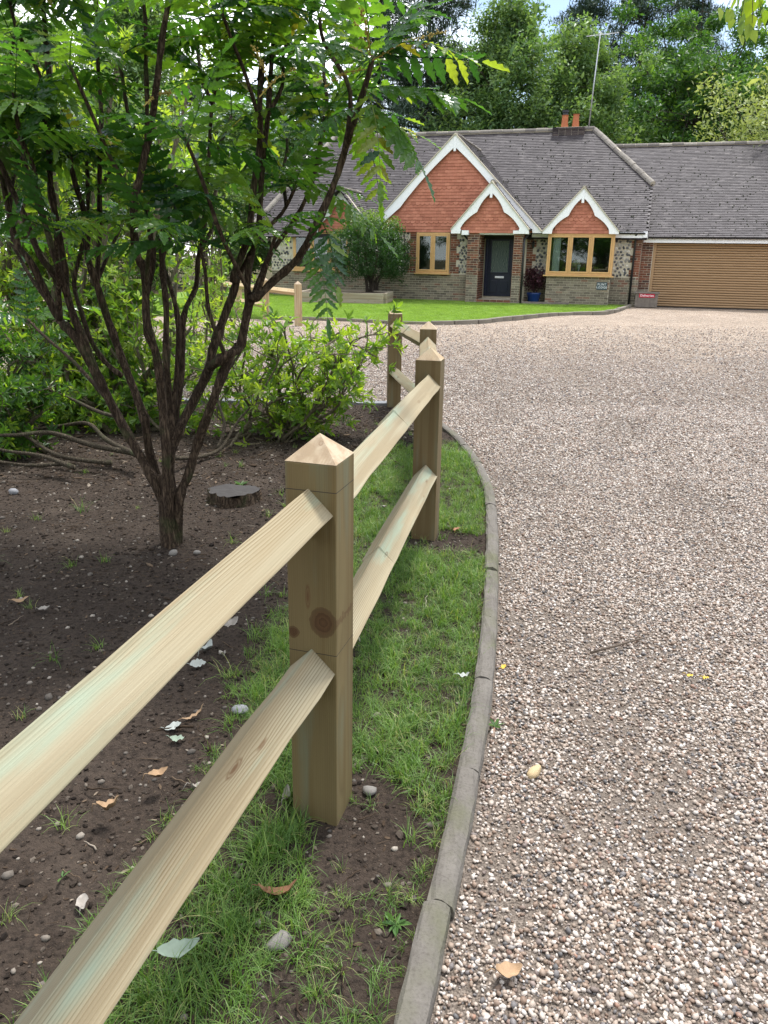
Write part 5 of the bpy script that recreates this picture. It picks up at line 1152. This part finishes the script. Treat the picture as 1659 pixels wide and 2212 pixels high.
n_ = M.noise(p, 25., 5); M.set(M.mix(n_, M.mix(M.math('MULTIPLY', wv.outputs[0], .4), (.045, .04, .038), (.09, .08, .078)), (.03, .026, .024)), .8, .3); M.bump(n_, .6, .006)
b = MB(); b.add([(math.cos(a)*r*1.0, math.sin(a)*r*.85, .082+.004*math.sin(4*a)) for a, r in zip(th, rad*.98)]+[(0, 0, .086)], [(j, (j+1) % n, n) for j in range(n)]); b.build('cut_face', M.m, stp)

# ------------------------------------------------------------------ fallen leaves and loose stones one can pick out
def leaf_mesh(name, col, L, wd, curl, seed, holes=0):
    rg = np.random.default_rng(seed); n = 8; V = []; F = []
    for i in range(n+1):
        t_ = i/n; w_ = wd*.5*math.sin(math.pi*(t_*.94+.04))**.75*(1+.08*rg.normal()); z = curl*L*(t_-.5)**2*2+.003*rg.normal(); tw = .3*curl*(t_-.5)
        V += [(L*(t_-.5), -w_, z+w_*curl*1.3+w_*tw), (L*(t_-.5), 0, z), (L*(t_-.5), w_, z+w_*curl*1.1-w_*tw)]
    for i in range(n): F += [(3*i, 3*i+3, 3*i+4, 3*i+1), (3*i+1, 3*i+4, 3*i+5, 3*i+2)]
    b = MB(); b.add(V, F); b.tube([(-L*.5, 0, curl*L*.5), (-L*.66, .004, curl*L*.5+.004), (-L*.8, .01, .004)], .0012, 4); me = b.mesh(name, col, True); return me
def dryleaf(nm, c, v=.25): 
    M = Mt(nm); n = M.noise(M.objco(), 45., 4); M.set(M.mix(n, tuple(x*(1-v) for x in c), tuple(min(1, x*(1+v)) for x in c)), .7, .3); return M.m
GREYL = dryleaf('grey_leaf', (.34, .36, .33)); BROWNL = dryleaf('brown_leaf', (.30, .15, .08)); TANL = dryleaf('tan_leaf', (.34, .225, .13), .4); YELL = dryleaf('yellow_leaf', (.62, .42, .06)); GRNL = dryleaf('pale_green_leaf', (.22, .275, .21), .35); WHITL = dryleaf('bleached_leaf', (.30, .27, .235), .45)
FL = [ # u, v, material, length, width, curl, rot, label
 (393, 2080, GRNL, .092, .055, .3, .25, 'broad pale green fallen leaf lying on the verge grass'),
 (605, 1930, BROWNL, .095, .035, .5, .1, 'curled reddish brown leaf on bare soil near the fence post'),
 (502, 1375, WHITL, .07, .05, .5, .8, 'crumpled whitish leaf on the soil at the grass edge'), (480, 1418, WHITL, .055, .035, .5, 2.2, 'small bleached leaf just below the crumpled whitish one'),
 (465, 1345, TANL, .09, .03, .3, .2, 'long tan leaf beside the crumpled whitish leaf'), (428, 1440, GREYL, .06, .05, .2, .3, 'grey-green leaf flat on dark soil beneath the upper rail'),
 (450, 1405, GREYL, .07, .05, .4, 1.2, 'grey-green wrinkled leaf in the cluster beneath the upper rail'), (425, 1545, TANL, .085, .025, .3, .45, 'narrow orange-tan leaf on soil between the two rails'),
 (375, 1570, GREYL, .06, .045, .1, .1, 'pale grey-green oval leaf lying on bare soil'), (382, 1597, GRNL, .045, .035, .1, .1, 'small mint green leaf beside the pale grey-green oval one'),
 (345, 1695, TANL, .06, .04, .5, .7, 'folded tan leaf standing up in the grass edge'), (425, 1695, WHITL, .055, .03, .5, .8, 'bleached curled leaf touching the lower rail'),
 (240, 1765, TANL, .06, .045, .5, .4, 'folded light brown leaf near the tip of the dry grass'), (180, 1950, WHITL, .05, .035, .3, 2., 'whitish leaf fragment on crumbly soil'),
 (335, 1950, TANL, .055, .04, .3, 1., 'pinkish tan leaf on soil left of the lower rail'), (95, 1310, WHITL, .05, .04, .3, .2, 'pale leaf lying alone on the open soil'), (45, 1295, TANL, .07, .03, .3, .4, 'tan leaf curled on the open soil beside the pale one'),
 (620, 1715, WHITL, .05, .03, .7, 1.5, 'white leaf leaning on the foot of the near fence post'), (1088, 1440, YELL, .03, .02, .3, 1., 'small yellow leaf on the gravel against the kerb'),
 (1490, 1455, YELL, .032, .02, .2, 0., 'yellow leaf on open gravel near the fallen twig'), (1095, 2100, TANL, .07, .05, .3, .4, 'broad orange-brown leaf on the gravel beside the kerb'),
 (1000, 1475, GREYL, .045, .03, .2, .2, 'grey-green leaf on the verge grass near the kerb'), (830, 1110, WHITL, .05, .03, .3, 1., 'whitish leaf in the long grass behind the near post'), (985, 1157, BROWNL, .05, .03, .2, .4, 'terracotta coloured leaf on the grass beside the second post'),
 (985, 972, WHITL, .07, .04, .3, .1, 'white leaf lying on the verge beyond the second post'), (1525, 1460, YELL, .03, .02, .2, .3, 'yellow leaf on the open gravel just beside the other one')]
for k, (u, v, mt, L, wd, cu2, rot, lab) in enumerate(FL):
    gv = u > 1065 or (u > 1000 and v > 1900); P = gnd(u, v, .02 if gv else .045); z = (drive_z(P[0], P[1])+.017) if gv else bed_z(P[0], P[1])+.012
    if lab.find('grass') > 0: z += .042
    o = obj('fallen_leaf', leaf_mesh('fallen_leaf', mt, L, wd*.85, cu2*1.5+.1, k)); o.location = (P[0], P[1], z); o.rotation_euler = (random.gauss(0, .15), random.gauss(0, .15), rot); tag(o, lab, 'leaf', 'fallen leaves')
GREYST = plain('grey_pebble', (.20, .20, .21), .6, .15, 20., .2); TANST = plain('tan_stone', (.48, .36, .20), .8, .25, 20., .4); CONC = plain('concrete_lump', (.20, .185, .165), .9, .2, 20., .5)
for k, (u, v, mt, r, fl, lab) in enumerate(((519, 1544, GREYST, .026, (1, .85, .7), 'smooth grey pebble in the grass edge between the rails'), (1158, 1654, TANST, .040, (1, .5, .42), 'elongated tan stone lying on the gravel near the kerb'), (800, 1705, CONC, .024, (1, .8, .6), 'grey concrete lump in the bare soil beside the near post'), (600, 2040, CONC, .030, (1, .8, .6), 'pale rubble lump in the thin verge grass'), (425, 1195, CONC, .022, (1, .8, .7), 'grey stone on the soil beside the shrub trunk'), (375, 1195, CONC, .024, (1, .8, .7), 'rounded stone right at the foot of the shrub trunk'), (30, 1065, GREYST, .035, (1, .7, .6), 'flat grey stone by the shrubbery limbs'))):
    P = gnd(u, v, .03); gv = u > 1065; z = drive_z(P[0], P[1]) if gv else bed_z(P[0], P[1]); o = obj('loose_stone', stone_mesh('loose_stone', mt, 80+k, fl, .2, 2, True, 2)); o.scale = (r, r, r); o.location = (P[0], P[1], z+r*fl[2]*.6); o.rotation_euler = (.1, .1, k*1.1); tag(o, lab, 'stone', 'loose stones')
TW = plain('dead_twig', (.10, .075, .055), .9, .3, 30.)
P = [gnd(1275, 1420), gnd(1330, 1405), gnd(1370, 1393), gnd(1405, 1385)]; b = MB(); b.tube(np.array([p_-P[0] for p_ in P])+np.array([0, 0, .0]), [.006, .005, .004, .002], 6); b.tube([P[2]-P[0], P[2]-P[0]+np.array([.05, .06, .01])], .002, 5); o = b.build('fallen_twig', TW, None, True); o.location = (P[0][0], P[0][1], .022); tag(o, 'thin dead twig lying across the open gravel', 'twig')
# broadleaf weeds at the kerb
WEED = leaf_mat('weed_leaf', [(0, (.05, .12, .025)), (1, (.10, .20, .04))], .35, .5)
for k, (u, v, L, lab) in enumerate(((855, 1985, .060, 'small broad-leaved weed rosette against the inside of the kerb'), (1070, 1560, .04, 'tiny weed growing from the gravel beside the kerb'), (135, 1900, .035, 'single bright green seedling on the open soil'), (520, 1050, .06, 'young green sapling shoot beside the tree stump'))):
    P = gnd(u, v, .03); b = MB(); 
    for j in range(9 if k != 2 else 3):
        a = j*2.4+k+random.gauss(0, .3); Mx = (rz_(a) @ ry_(-.15-.35*random.random()) @ rx_(random.gauss(0, .4)))[0]*L*random.uniform(.45, 1.05); b.add(LEAF6 @ Mx.T, [tuple(f) for f in LEAF6F], random.random()*.9)
    o = b.build('weed', WEED); o.location = (P[0], P[1], bed_z(P[0], P[1])+.006 if u < 1000 or k == 0 else .012); tag(o, lab, 'weed')

# ------------------------------------------------------------------ birch spray hanging in at the top
BL = leaf_mat('spray_leaf', [(0, (.16, .26, .03)), (1, (.30, .40, .05))], .5, .4, (1.4, 1.4, .4))
hb = at(1600, -60, 3.2); hang_ = empty('hanging_birch_spray', tuple(hb)); tag(hang_, 'drooping spray of lit yellow-green birch leaves over the drive', 'branch')
b = MB(); lf = []
for (u, v, dy) in ((1598, 55, 0), (1575, 40, .1), (1625, 50, -.1), (1645, 40, .1), (1600, 90, .05), (1570, 15, -.05), (1655, 60, .15)):
    E_ = at(u, v, 3.2+dy)-hb; pa = smooth_path([np.array([random.uniform(-.08, .1), 0, .25]), E_*.5+np.array([.02, 0, .05]), E_], 5); b.tube(pa, np.linspace(.0022, .0008, len(pa)), 4)
    for j in range(6): lf.append(pa[-1-(j*2) % len(pa)]+rng.normal(0, .012, 3))
b.tube(smooth_path([(.9, .2, .5), (.4, .1, .42), (.05, 0, .26), (-.1, 0, .2)], 4), np.linspace(.01, .003, 13), 6); b.build('twig', BARK_T, hang_, True)
LB6 = np.array([(0, 0, 0), (.25, .34, .02), (.6, .25, .0), (1, 0, -.05), (.6, -.25, .0), (.25, -.34, .02)])
n = len(lf); az = rng.uniform(0, 6.28, n); Mx = rz_(az) @ ry_(rng.uniform(.9, 1.6, n)) @ rx_(rng.normal(0, .8, n))*rng.uniform(.042, .065, n)[:, None, None]
for k in range(n): b2 = MB(); b2.add(LB6 @ Mx[k].T, [tuple(f) for f in LEAF6F], random.random()); o = b2.build('leaf', BL, hang_); o.location = lf[k]
